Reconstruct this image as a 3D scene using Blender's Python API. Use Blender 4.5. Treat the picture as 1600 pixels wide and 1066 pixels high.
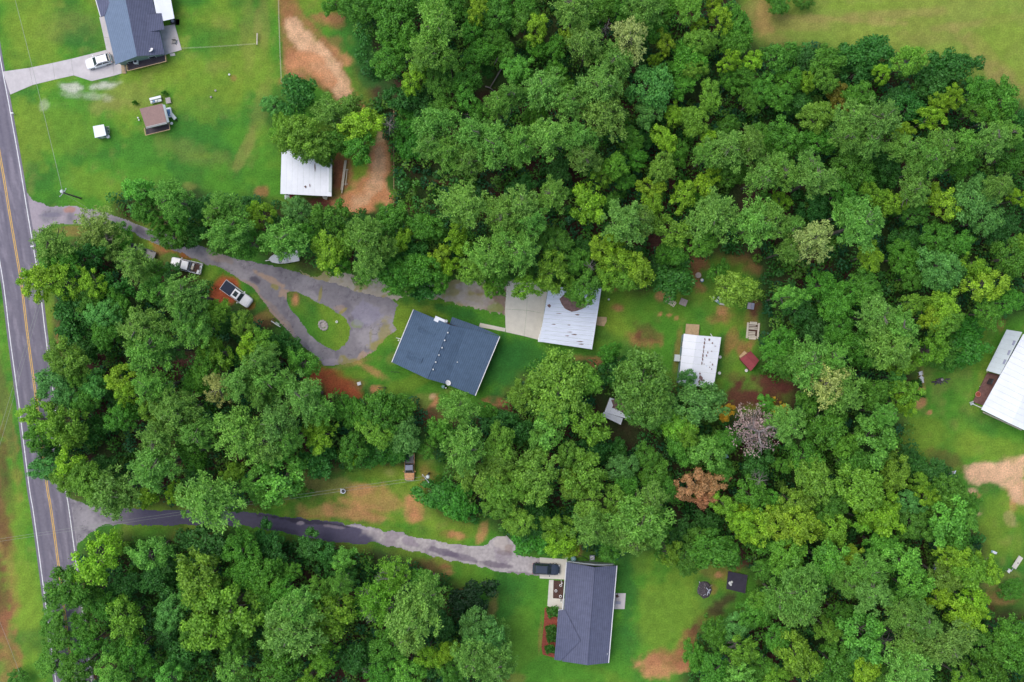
import bpy, math, random
import numpy as np
from mathutils import Vector, Matrix
random.seed(7)
rng = np.random.default_rng(11)
SC = bpy.context.scene
COL = SC.collection
for o in list(bpy.data.objects):
    bpy.data.objects.remove(o)

# ------------------------------------------------------------------ camera, sky, sun, exposure
H = 200.0           # flying height of the drone, metres
S = 0.11             # metres on the ground per pixel of the photograph
cam_d = bpy.data.cameras.new('camera')
cam = bpy.data.objects.new('camera', cam_d)
COL.objects.link(cam)
cam.location = (0, 0, H)
cam.rotation_euler = (0, 0, 0)
cam_d.sensor_width = 36.0
cam_d.lens = 36.0 * H / (1600 * S)
cam_d.clip_end = 2000
SC.camera = cam
world = bpy.data.worlds.new('World')
SC.world = world
world.use_nodes = True
wn = world.node_tree
bgn = wn.nodes['Background']
sky = wn.nodes.new('ShaderNodeTexSky')
sky.sky_type = 'NISHITA'
sky.sun_disc = False
SUN_EL, SUN_AZ = math.radians(64), math.radians(300)   # azimuth clockwise from +Y: light from the left, a little from the top
sky.sun_elevation = SUN_EL
sky.sun_rotation = SUN_AZ
sky.air_density = 1.0
sky.dust_density = 2.5
sky.ozone_density = 1.0
grey = wn.nodes.new('ShaderNodeHueSaturation')      # thin overcast: the sky is paler than a clear one
grey.inputs['Saturation'].default_value = 0.85
wn.links.new(sky.outputs[0], grey.inputs['Color'])
wn.links.new(grey.outputs[0], bgn.inputs[0])
bgn.inputs[1].default_value = 0.15
sun_d = bpy.data.lights.new('sun', 'SUN')
sun_d.energy = 1.0
sun_d.angle = math.radians(50)
sun_d.color = (1.0, 0.95, 0.88)
sun = bpy.data.objects.new('sun', sun_d)
COL.objects.link(sun)
sd = Vector((math.sin(SUN_AZ) * math.cos(SUN_EL), math.cos(SUN_AZ) * math.cos(SUN_EL), math.sin(SUN_EL)))
sun.rotation_euler = sd.to_track_quat('Z', 'Y').to_euler()
sun.location = (0, 0, 300)
SC.view_settings.view_transform = 'Standard'
SC.view_settings.look = 'None'
SC.view_settings.exposure = 0.46
SC.view_settings.gamma = 1.0
SC.cycles.max_bounces = 5
SC.cycles.diffuse_bounces = 3
SC.cycles.transmission_bounces = 4

# ------------------------------------------------------------------ coordinates
def P(px, py, z=0.0):
    """point at height z seen at photo pixel (px, py)"""
    k = S * (H - z) / H
    return Vector(((px - 800) * k, (533 - py) * k, z))

# ------------------------------------------------------------------ numpy value noise
_lat = rng.random((256, 256))
def vnoise(x, y, seed=0):
    x = x + seed * 17.31; y = y + seed * 9.77
    xi = np.floor(x).astype(int); yi = np.floor(y).astype(int)
    fx = x - xi; fy = y - yi
    fx = fx * fx * (3 - 2 * fx); fy = fy * fy * (3 - 2 * fy)
    g = lambda a, b: _lat[a % 256, b % 256]
    return (g(xi, yi) * (1 - fx) + g(xi + 1, yi) * fx) * (1 - fy) + (g(xi, yi + 1) * (1 - fx) + g(xi + 1, yi + 1) * fx) * fy
def fbm(x, y, sc, oc=4, seed=0):
    s = 0; a = 0.5; t = 0
    for i in range(oc):
        s = s + a * vnoise(x / sc * 2 ** i, y / sc * 2 ** i, seed + i * 3)
        t += a; a *= 0.55
    return s / t
def inpoly(px, py, poly):
    c = np.zeros(px.shape, bool)
    n = len(poly); j = n - 1
    for i in range(n):
        xi, yi = poly[i]; xj, yj = poly[j]
        if yi != yj:
            c ^= ((yi > py) != (yj > py)) & (px < (xj - xi) * (py - yi) / (yj - yi) + xi)
        j = i
    return c
def blur(a, k):
    if k < 1: return a
    for ax in (0, 1):
        for _ in range(2):
            p = np.pad(a, [(k + 1, k) if i == ax else (0, 0) for i in (0, 1)], mode='edge')
            c = np.cumsum(p, axis=ax)
            n = a.shape[ax]
            a = (np.take(c, np.arange(2 * k + 1, 2 * k + 1 + n), axis=ax) - np.take(c, np.arange(0, n), axis=ax)) / (2 * k + 1)
    return a
def sstep(a, b, x):
    t = np.clip((x - a) / (b - a), 0, 1)
    return t * t * (3 - 2 * t)

# ------------------------------------------------------------------ materials
def srgb(r, g, b):
    f = lambda v: (v / 255) / 12.92 if v <= 10 else (((v / 255) + 0.055) / 1.055) ** 2.4
    return (f(r), f(g), f(b))
MATS = {}
def mat(name, col, rough=0.8, var=0.15, scale=1.5, bump=0.0, metal=0.0, attr=False, stretch=None, spec=0.3, ro=.65, bands=None):
    """procedural surface: base colour broken by two octaves of noise"""
    if name in MATS: return MATS[name]
    m = bpy.data.materials.new(name); m.use_nodes = True
    nt = m.node_tree; N = nt.nodes; L = nt.links
    b = N['Principled BSDF']
    b.inputs['Roughness'].default_value = rough
    b.inputs['Metallic'].default_value = metal
    b.inputs['Specular IOR Level'].default_value = spec
    tc = N.new('ShaderNodeTexCoord')
    mp = N.new('ShaderNodeMapping'); L.new(tc.outputs['Object'], mp.inputs[0])
    if stretch: mp.inputs['Scale'].default_value = stretch
    n1 = N.new('ShaderNodeTexNoise'); n1.inputs['Scale'].default_value = scale; n1.inputs['Detail'].default_value = 6
    n1.inputs['Roughness'].default_value = ro
    L.new(mp.outputs[0], n1.inputs['Vector'])
    mr = N.new('ShaderNodeMapRange'); mr.inputs[1].default_value = 0.3; mr.inputs[2].default_value = 0.7
    mr.inputs[3].default_value = 1 - var; mr.inputs[4].default_value = 1 + var
    L.new(n1.outputs['Fac'], mr.inputs[0])
    mx = N.new('ShaderNodeVectorMath'); mx.operation = 'SCALE'
    if attr:
        a = N.new('ShaderNodeAttribute'); a.attribute_name = 'Col'
        L.new(a.outputs['Color'], mx.inputs[0])
    else:
        mx.inputs[0].default_value = col[:3]
    L.new(mr.outputs[0], mx.inputs['Scale'])
    res = mx.outputs[0]
    if bands:        # shingle courses: bands parallel to the eaves, broken up by noise
        ang, sc_, am = bands
        m2 = N.new('ShaderNodeMapping'); m2.inputs['Rotation'].default_value = (0, 0, -ang); L.new(tc.outputs['Object'], m2.inputs[0])
        wv = N.new('ShaderNodeTexWave'); wv.wave_type = 'BANDS'; wv.bands_direction = 'Y'; wv.inputs['Scale'].default_value = sc_; wv.inputs['Distortion'].default_value = 1.2
        wv.inputs['Detail'].default_value = 3; wv.inputs['Detail Scale'].default_value = 2.0; L.new(m2.outputs[0], wv.inputs['Vector'])
        m3 = N.new('ShaderNodeMapping'); m3.inputs['Rotation'].default_value = (0, 0, -ang); m3.inputs['Scale'].default_value = (.5, 6, 1); L.new(tc.outputs['Object'], m3.inputs[0])
        n3 = N.new('ShaderNodeTexNoise'); n3.inputs['Scale'].default_value = 1.3; n3.inputs['Detail'].default_value = 5; L.new(m3.outputs[0], n3.inputs['Vector'])
        mu = N.new('ShaderNodeMath'); mu.operation = 'ADD'; L.new(wv.outputs['Fac'], mu.inputs[0]); L.new(n3.outputs['Fac'], mu.inputs[1])
        r2 = N.new('ShaderNodeMapRange'); r2.inputs[1].default_value = .5; r2.inputs[2].default_value = 1.5; r2.inputs[3].default_value = 1 - am; r2.inputs[4].default_value = 1 + am
        L.new(mu.outputs[0], r2.inputs[0])
        v2 = N.new('ShaderNodeVectorMath'); v2.operation = 'SCALE'; L.new(res, v2.inputs[0]); L.new(r2.outputs[0], v2.inputs['Scale']); res = v2.outputs[0]
    L.new(res, b.inputs['Base Color'])
    if bump:
        n2 = N.new('ShaderNodeTexNoise'); n2.inputs['Scale'].default_value = scale * 5; n2.inputs['Detail'].default_value = 4
        L.new(mp.outputs[0], n2.inputs['Vector'])
        bp = N.new('ShaderNodeBump'); bp.inputs['Strength'].default_value = bump; bp.inputs['Distance'].default_value = 0.1
        L.new(n2.outputs['Fac'], bp.inputs['Height']); L.new(bp.outputs[0], b.inputs['Normal'])
    MATS[name] = m
    return m
def foliage(name, objcol=True, trans=0.22):
    m = bpy.data.materials.new(name); m.use_nodes = True
    nt = m.node_tree; N = nt.nodes; L = nt.links
    N.remove(N['Principled BSDF'])
    out = N['Material Output']
    a = N.new('ShaderNodeAttribute'); a.attribute_name = 'tone'
    mx = N.new('ShaderNodeVectorMath'); mx.operation = 'SCALE'
    if objcol:
        oi = N.new('ShaderNodeObjectInfo'); L.new(oi.outputs['Color'], mx.inputs[0])
    else:
        c = N.new('ShaderNodeAttribute'); c.attribute_name = 'Col'; L.new(c.outputs['Color'], mx.inputs[0])
    L.new(a.outputs['Fac'], mx.inputs['Scale'])
    hs = N.new('ShaderNodeHueSaturation'); hs.inputs['Saturation'].default_value = 1.0
    # yellower where the leaf tone is high (young leaves at the tips)
    mr = N.new('ShaderNodeMapRange'); mr.inputs[1].default_value = 0.6; mr.inputs[2].default_value = 1.5
    mr.inputs[3].default_value = 0.503; mr.inputs[4].default_value = 0.490
    L.new(a.outputs['Fac'], mr.inputs[0]); L.new(mr.outputs[0], hs.inputs['Hue'])
    L.new(mx.outputs[0], hs.inputs['Color'])
    d = N.new('ShaderNodeBsdfDiffuse'); t = N.new('ShaderNodeBsdfTranslucent')
    g = N.new('ShaderNodeBsdfGlossy'); g.inputs['Roughness'].default_value = 0.5; g.inputs['Color'].default_value = (0.9, 0.95, 1, 1)
    L.new(hs.outputs[0], d.inputs[0]); L.new(hs.outputs[0], t.inputs[0])
    ms = N.new('ShaderNodeMixShader'); ms.inputs[0].default_value = trans
    L.new(d.outputs[0], ms.inputs[1]); L.new(t.outputs[0], ms.inputs[2])
    m2 = N.new('ShaderNodeMixShader'); m2.inputs[0].default_value = 0.02
    L.new(ms.outputs[0], m2.inputs[1]); L.new(g.outputs[0], m2.inputs[2])
    L.new(m2.outputs[0], out.inputs[0])
    return m
M_LEAF = foliage('foliage')
M_UNDER = foliage('undergrowth_foliage', objcol=False)
M_BARK = mat('bark', (0.19, 0.165, 0.145), 0.9, 0.35, 3.0)
M_DEADWOOD = mat('dead_wood', (0.27, 0.24, 0.235), 0.85, 0.25, 3.0)
M_GROUND = mat('ground', (0.1, 0.2, 0.03), 0.95, 0.42, 3.6, 0.8, attr=True, ro=.78)
M_ROAD = mat('asphalt', (0.2, 0.2, 0.2), 0.85, 0.10, 2.0, 0.3, attr=True)
M_WHITEPAINT = mat('road_white_paint', (0.72, 0.72, 0.72), 0.6, 0.18, 3.0)
M_YELPAINT = mat('road_yellow_paint', (0.70, 0.42, 0.08), 0.6, 0.18, 3.0)
M_SHINGLE = mat('slate_blue_shingles', srgb(82, 102, 126), 0.9, 0.12, 1.2, 0.5, spec=0.2, bands=(math.atan2(-83, -34), .9, .13))
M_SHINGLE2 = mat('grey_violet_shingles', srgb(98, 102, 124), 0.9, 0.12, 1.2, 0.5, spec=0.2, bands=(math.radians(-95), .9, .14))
M_SHINGLE_SKYLIT = mat('skylit_slate_shingles', srgb(112, 128, 150), 0.9, 0.08, 1.2, 0.4, spec=0.2, bands=(math.radians(-75), .9, .08))  # left slope's stronger sky light is put into this paler colour
M_METAL = mat('white_roof_metal', (0.80, 0.83, 0.90), 0.45, 0.05, 0.8)
M_METALG = mat('pale_grey_roof_metal', (0.56, 0.62, 0.62), 0.5, 0.06, 0.9)
M_GALV = mat('weathered_roof_metal', (0.70, 0.76, 0.88), 0.5, 0.10, 1.2, stretch=(0.5, 4, 1))
M_RUST = mat('rust_and_pine_straw', (0.20, 0.125, 0.12), 0.95, 0.4, 2.5, 0.5)
M_WHITE = mat('white_trim', (0.78, 0.78, 0.78), 0.5, 0.06)
M_WALL = mat('pale_grey_siding', (0.42, 0.46, 0.47), 0.7, 0.08, 1, stretch=(0.3, 0.3, 8))
M_WALLG = mat('green_grey_siding', (0.24, 0.33, 0.31), 0.7, 0.1, 1, stretch=(0.3, 0.3, 8))
M_WALLB = mat('red_brick', (0.30, 0.13, 0.09), 0.85, 0.25, 4)
M_WALLT = mat('tan_siding', (0.42, 0.36, 0.27), 0.75, 0.12, 1)
M_BLUEGREY = mat('blue_grey_siding', (0.26, 0.36, 0.44), 0.7, 0.1, 1)
M_CONC = mat('concrete', (0.56, 0.52, 0.52), 0.85, 0.12, 0.7, 0.2)
M_CONC2 = mat('cream_concrete', (0.66, 0.63, 0.55), 0.85, 0.10, 0.7, 0.2)
M_WOOD = mat('tan_timber', (0.50, 0.36, 0.21), 0.8, 0.2, 2)
M_PALEWOOD = mat('pale_timber', (0.62, 0.56, 0.46), 0.8, 0.15, 2)
M_DECK = mat('dark_stained_deck', (0.075, 0.06, 0.072), 0.7, 0.2, 2)
M_DARK = mat('black_plastic', (0.025, 0.025, 0.03), 0.5, 0.1)
M_TARP = mat('black_tarp', (0.045, 0.04, 0.065), 0.6, 0.2, 2)
M_GLASS = mat('dark_window_glass', (0.03, 0.045, 0.055), 0.08, 0.05, spec=0.8)
M_CARW = mat('white_car_paint', (0.86, 0.87, 0.90), 0.25, 0.02, spec=0.5)
M_CARN = mat('navy_car_paint', (0.03, 0.045, 0.075), 0.22, 0.05, spec=0.6)
M_CARK = mat('charcoal_car_paint', (0.07, 0.075, 0.085), 0.3, 0.05, spec=0.5)
M_ORANGE = mat('faded_orange_paint', (0.62, 0.33, 0.16), 0.6, 0.3, 3)
M_CARG = mat('dull_grey_paint', (0.30, 0.31, 0.40), 0.6, 0.12, 3)
M_CHROME = mat('galvanised_steel', (0.55, 0.57, 0.6), 0.35, 0.1, metal=0.6)
M_TYRE = mat('tyre_rubber', (0.02, 0.02, 0.02), 0.9, 0.1)
M_REDROOF = mat('faded_red_roofing', srgb(150, 72, 78), 0.85, 0.14, 2)
M_BROWNROOF = mat('brown_shingles', srgb(150, 124, 118), 0.9, 0.10, 2.4, 0.3)
M_BLUE = mat('blue_plastic', (0.10, 0.22, 0.42), 0.4, 0.1)
M_TEAL = mat('pale_teal_plastic', (0.25, 0.45, 0.45), 0.5, 0.1)
M_GREENBOX = mat('sage_green_metal', (0.36, 0.46, 0.36), 0.5, 0.1)
M_MULCH = mat('red_mulch', (0.30, 0.075, 0.05), 0.95, 0.4, 5, 0.6)
M_BROWNMULCH = mat('brown_mulch', (0.10, 0.055, 0.045), 0.95, 0.4, 5, 0.6)
M_STONE = mat('pale_stone', (0.42, 0.38, 0.36), 0.9, 0.25, 4)
M_ASH = mat('ash_and_char', (0.10, 0.085, 0.10), 0.95, 0.6, 4, 0.6)
M_RED = mat('dull_red_paint', (0.30, 0.05, 0.05), 0.6, 0.2, 3)
M_WIRE = mat('aluminium_wire', (0.32, 0.35, 0.30), 0.5, 0.05)
M_LAMPR = mat('red_lens', (0.4, 0.02, 0.02), 0.3, 0.05)
M_LAMPW = mat('clear_lens', (0.7, 0.7, 0.7), 0.2, 0.05)

# ------------------------------------------------------------------ mesh helpers
def mesh_np(name, verts, quads=None, tris=None, material=None, attrs=None, col=None, smooth=False):
    me = bpy.data.meshes.new(name)
    nv = len(verts); nq = 0 if quads is None else len(quads); nt_ = 0 if tris is None else len(tris)
    me.vertices.add(nv); me.vertices.foreach_set('co', np.asarray(verts, np.float32).ravel())
    me.loops.add(nq * 4 + nt_ * 3)
    li = []
    if nq: li.append(np.asarray(quads, np.int32).ravel())
    if nt_: li.append(np.asarray(tris, np.int32).ravel())
    me.loops.foreach_set('vertex_index', np.concatenate(li))
    me.polygons.add(nq + nt_)
    ls = np.concatenate([np.arange(nq) * 4, nq * 4 + np.arange(nt_) * 3]).astype(np.int32)
    me.polygons.foreach_set('loop_start', ls)
    if smooth: me.polygons.foreach_set('use_smooth', np.ones(nq + nt_, bool))
    if attrs:
        for k, v in attrs.items():
            a = me.attributes.new(k, 'FLOAT', 'POINT'); a.data.foreach_set('value', np.asarray(v, np.float32))
    if col is not None:
        a = me.attributes.new('Col', 'FLOAT_COLOR', 'POINT')
        c = np.ones((nv, 4), np.float32); c[:, :3] = col
        a.data.foreach_set('color', c.ravel())
    me.update(calc_edges=True)
    if material: me.materials.append(material)
    return me
def link(name, me, parent=None, loc=None):
    o = bpy.data.objects.new(name, me); COL.objects.link(o)
    if parent: o.parent = parent
    if loc is not None: o.location = loc
    return o
def tag(o, label, cat, group=None):
    o['label'] = label; o['category'] = cat
    if group: o['group'] = group
    return o
def thing(name, label, cat, loc, rz=0.0, group=None):
    o = bpy.data.objects.new(name, None); COL.objects.link(o)
    o.location = loc; o.rotation_euler = (0, 0, rz); o.empty_display_size = 0.5
    return tag(o, label, cat, group)
class MB:
    def __init__(s): s.v = []; s.f = []
    def add(s, vs, fs):
        n = len(s.v); s.v += [tuple(v) for v in vs]; s.f += [tuple(i + n for i in f) for f in fs]; return s
    def box(s, x0, x1, y0, y1, z0, z1):
        return s.add([(x0, y0, z0), (x1, y0, z0), (x1, y1, z0), (x0, y1, z0), (x0, y0, z1), (x1, y0, z1), (x1, y1, z1), (x0, y1, z1)],
                     [(0, 3, 2, 1), (4, 5, 6, 7), (0, 1, 5, 4), (1, 2, 6, 5), (2, 3, 7, 6), (3, 0, 4, 7)])
    def slab(s, pts, t):
        """polygon (top, counter-clockwise from above) with thickness t downward"""
        n = len(pts); top = [Vector(p) for p in pts]; bot = [p - Vector((0, 0, t)) for p in top]
        return s.add(top + bot, [tuple(range(n)), tuple(range(2 * n - 1, n - 1, -1))] + [(i, i + n, (i + 1) % n + n, (i + 1) % n) for i in range(n)])
    def tube(s, pts, rad, n=6, cap=True):
        pts = [Vector(p) for p in pts]
        if not hasattr(rad, '__len__'): rad = [rad] * len(pts)
        base = len(s.v)
        for i, p in enumerate(pts):
            d = (pts[min(i + 1, len(pts) - 1)] - pts[max(i - 1, 0)])
            if d.length < 1e-6: d = Vector((0, 0, 1))
            d.normalize()
            a = d.orthogonal().normalized(); b = d.cross(a)
            for k in range(n):
                t = 2 * math.pi * k / n
                s.v.append(tuple(p + (a * math.cos(t) + b * math.sin(t)) * rad[i]))
        for i in range(len(pts) - 1):
            for k in range(n):
                k2 = (k + 1) % n
                s.f.append((base + i * n + k, base + i * n + k2, base + (i + 1) * n + k2, base + (i + 1) * n + k))
        if cap:
            s.f.append(tuple(base + k for k in range(n - 1, -1, -1)))
            s.f.append(tuple(base + (len(pts) - 1) * n + k for k in range(n)))
        return s
    def lathe(s, prof, n=16, c=(0, 0, 0)):
        base = len(s.v)
        for r, z in prof:
            for k in range(n):
                t = 2 * math.pi * k / n
                s.v.append((c[0] + r * math.cos(t), c[1] + r * math.sin(t), c[2] + z))
        for i in range(len(prof) - 1):
            for k in range(n):
                k2 = (k + 1) % n
                s.f.append((base + i * n + k, base + i * n + k2, base + (i + 1) * n + k2, base + (i + 1) * n + k))
        s.f.append(tuple(base + (len(prof) - 1) * n + k for k in range(n)))
        s.f.append(tuple(base + k for k in range(n - 1, -1, -1)))
        return s
    def mesh(s, name, m, smooth=False):
        me = bpy.data.meshes.new(name); me.from_pydata(s.v, [], s.f); me.materials.append(m)
        if smooth: me.polygons.foreach_set('use_smooth', [True] * len(me.polygons))
        me.update(); return me
    def build(s, name, m, parent=None, loc=None, smooth=False, bevel=0):
        """vertices are in world space when loc is None and the parent is an unrotated Empty"""
        o = link(name, s.mesh(name, m, smooth), parent)
        if loc is not None: o.location = loc
        if bevel:
            b = o.modifiers.new('bevel', 'BEVEL'); b.width = bevel; b.segments = 2
        return o
def W(parent):     # offset turning world-space part vertices into the parent's space
    return -Vector(parent.location)
def part(parent, name, mb, m, smooth=False, bevel=0, local=False):
    p = parent; off = Vector((0, 0, 0))
    if not local:
        while p is not None: off -= Vector(p.location); p = p.parent
        mb.v = [tuple(Vector(v) + off) for v in mb.v]
    return mb.build(name, m, parent, smooth=smooth, bevel=bevel)
def ccw(pts):
    a = sum(pts[i][0] * pts[(i + 1) % len(pts)][1] - pts[(i + 1) % len(pts)][0] * pts[i][1] for i in range(len(pts)))
    return pts if a > 0 else pts[::-1]
def metal_roof(parent, A, B, C, D, n, m, t=0.05, rib=0.06, ribs=2, name='roof_panel'):
    """roof of n sheet panels, dividing edge A-B (and D-C); each panel a part with raised ribs"""
    A, B, C, D = map(Vector, (A, B, C, D))
    for i in range(n):
        a = A.lerp(B, i / n + 0.0008); b = A.lerp(B, (i + 1) / n - 0.0008)
        c = D.lerp(C, (i + 1) / n - 0.0008); d = D.lerp(C, i / n + 0.0008)
        up = Vector((0, 0, random.uniform(0, 0.006)))
        mb = MB(); mb.slab(ccw([a + up, b + up, c + up, d + up]), t)
        for k in range(ribs):
            f = (k + 0.5) / ribs; w = rib / (b - a).length / 2
            p = [a.lerp(b, f - w), a.lerp(b, f + w), d.lerp(c, f + w), d.lerp(c, f - w)]
            mb.slab(ccw([q + up + Vector((0, 0, 0.022)) for q in p]), 0.02)
        part(parent, name, mb, m)
def walls(parent, foot, z1, m, z0=0.0, t=0.15, name='wall', skip=()):
    """one box-like wall per footprint edge"""
    foot = ccw([Vector((p[0], p[1], 0)) for p in foot]); n = len(foot)
    out = []
    for i in range(n):
        if i in skip: continue
        a, b = foot[i], foot[(i + 1) % n]
        d = (b - a).normalized(); nrm = Vector((d.y, -d.x, 0))
        a2 = a; b2 = b - d * (t + 0.004)
        q = [a2, b2, b2 - nrm * t, a2 - nrm * t]
        h = z1[i] if hasattr(z1, '__len__') else z1
        mb = MB().slab(ccw([Vector((p.x, p.y, h)) for p in q]), h - z0)
        out.append(part(parent, name, mb, m))
    return out
def window(wallobj_parent, a, b, f, z0, z1, w=1.0, name='window', out=0.03):
    """window on the wall a->b (counter-clockwise footprint) at fraction f: frame with a pane"""
    a = Vector((a[0], a[1], 0)); b = Vector((b[0], b[1], 0)); d = (b - a).normalized(); nr = Vector((d.y, -d.x, 0))
    c = a.lerp(b, f)
    def q(hw, za, zb, o0, o1):
        p0 = c - d * hw + nr * o1; p1 = c + d * hw + nr * o1; p2 = c + d * hw + nr * o0; p3 = c - d * hw + nr * o0
        return MB().slab(ccw([Vector((p.x, p.y, zb)) for p in (p0, p1, p2, p3)]), zb - za)
    fr = part(wallobj_parent, name, q(w / 2, z0, z1, 0.003, out + 0.02), M_WHITE)
    part(fr, 'pane', q(w / 2 - 0.07, z0 + 0.07, z1 - 0.07, 0.01, out + 0.035), M_GLASS)

# ------------------------------------------------------------------ layout of the ground (photo pixels)
OPEN = [
 [(-60,-60),(437,-60),(439,60),(430,150),(425,230),(437,240),(437,305),(425,320),(330,302),(300,296),(200,296),(150,330),(40,320),(15,150)],
 [(-900,-900),(0,-60),(40,150),(62,330),(58,370),(75,540),(82,600),(110,790),(125,880),(130,1930),(-900,1930)],
 [(48,350),(150,352),(110,378),(80,410),(78,450),(92,500),(92,540),(78,560),(60,480)],
 [(437,-60),(560,-60),(560,60),(556,110),(585,190),(606,235),(606,320),(560,336),(490,322),(437,325)],
 [(50,300),(250,355),(300,376),(430,405),(520,428),(700,435),(850,440),(990,440),(1000,462),(1085,400),(1180,400),(1186,470),(1190,600),(1236,610),(1236,640),(1130,646),(1112,606),(1060,606),(1010,570),(940,560),(900,560),(830,575),(800,610),(770,635),(690,662),(640,622),(560,618),(500,604),(484,562),(400,484),(330,442),(220,398),(160,362),(50,370)],
 [(1130,-900),(2500,-900),(2500,300),(1700,220),(1600,158),(1520,125),(1400,92),(1300,78),(1180,70),(1150,20)],
 [(1500,520),(1560,500),(1700,480),(2500,480),(2500,960),(1560,950),(1530,930),(1540,860),(1500,790),(1430,700),(1400,640),(1430,590),(1440,540)],
 [(420,800),(430,780),(455,740),(500,735),(640,722),(655,690),(672,690),(690,740),(665,790),(760,820),(790,835),(850,860),(960,862),(1030,866),(1160,884),(1190,900),(1150,960),(1090,990),(1070,1030),(1060,1130),(1040,1900),(800,1900),(790,1000),(740,940),(690,890),(600,862),(540,852),(400,835),(160,840),(110,870),(105,780)],
]
G_GREEN = np.array(srgb(82, 140, 42)); G_LUSH = np.array(srgb(46, 106, 42)); G_YEL = np.array(srgb(126, 152, 50))
G_DRY = np.array(srgb(150, 142, 78)); RED = np.array(srgb(166, 108, 78)); PALE = np.array(srgb(220, 178, 140))
ORANGE = np.array(srgb(202, 142, 100)); LIT = np.array(srgb(74, 50, 44)); LITRED = np.array(srgb(104, 60, 52))
GRAV = np.array(srgb(176, 166, 152)); WHITEG = np.array(srgb(196, 196, 180)); FLOOR = np.array(srgb(56, 78, 38))
TINT = {'R': np.array(srgb(180, 92, 60)), 'g': G_GREEN, 'l': G_LUSH, 'y': G_YEL, 'd': G_DRY, 'r': RED, 'p': PALE, 'o': ORANGE, 't': LIT, 'T': LITRED, 'v': GRAV, 'w': WHITEG,
        'f': FLOOR}
# soft patches: x y rx ry rotation(deg) colour strength
DIRT = [
 ([(437,-20),(456,-20),(470,14),(500,50),(530,92),(548,122),(552,155),(530,165),(505,138),(470,128),(446,122),(441,60)], 'r', .7),
 ([(446,26),(464,28),(500,68),(528,98),(546,124),(549,156),(528,156),(512,132),(488,100),(466,72),(450,52)], 'p', .95),
 ([(446,90),(478,78),(506,92),(526,126),(520,140),(490,118),(470,104),(450,106)], 'o', .85),
 ([(500,60),(540,84),(552,96),(545,104),(520,86)], 'o', .6), ([(484,20),(536,22),(540,44),(512,40),(498,34)], 'r', .6),
 ([(548,140),(556,150),(578,186),(574,190),(552,160)], 'r', .8),
 ([(581,225),(600,223),(607,250),(605,292),(594,317),(572,333),(545,334),(515,324),(504,312),(530,304),(556,298),(574,268)], 'o', 1),
 ([(585,232),(597,232),(602,255),(600,287),(586,302),(568,322),(540,325),(552,311),(572,296),(583,265)], 'p', .85),
 ([(519,236),(544,240),(556,270),(548,298),(518,306)], 'r', .9), ([(478,308),(520,308),(510,330),(490,326)], 'T', .8),
 ([(436,742),(470,736),(500,748),(540,742),(560,760),(520,775),(470,772),(440,790)], 'd', .65), ([(530,765),(600,757),(640,790),(600,800),(550,790)], 'o', .55), ([(632,775),(660,770),(668,810),(640,815)], 'o', .7),
 ([(500,800),(560,795),(620,812),(560,815)], 'o', .45), ([(1505,738),(1530,722),(1560,728),(1600,712),(1600,790),(1586,790),(1572,765),(1548,750),(1530,762),(1512,752)], 'p', .95),
]
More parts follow.
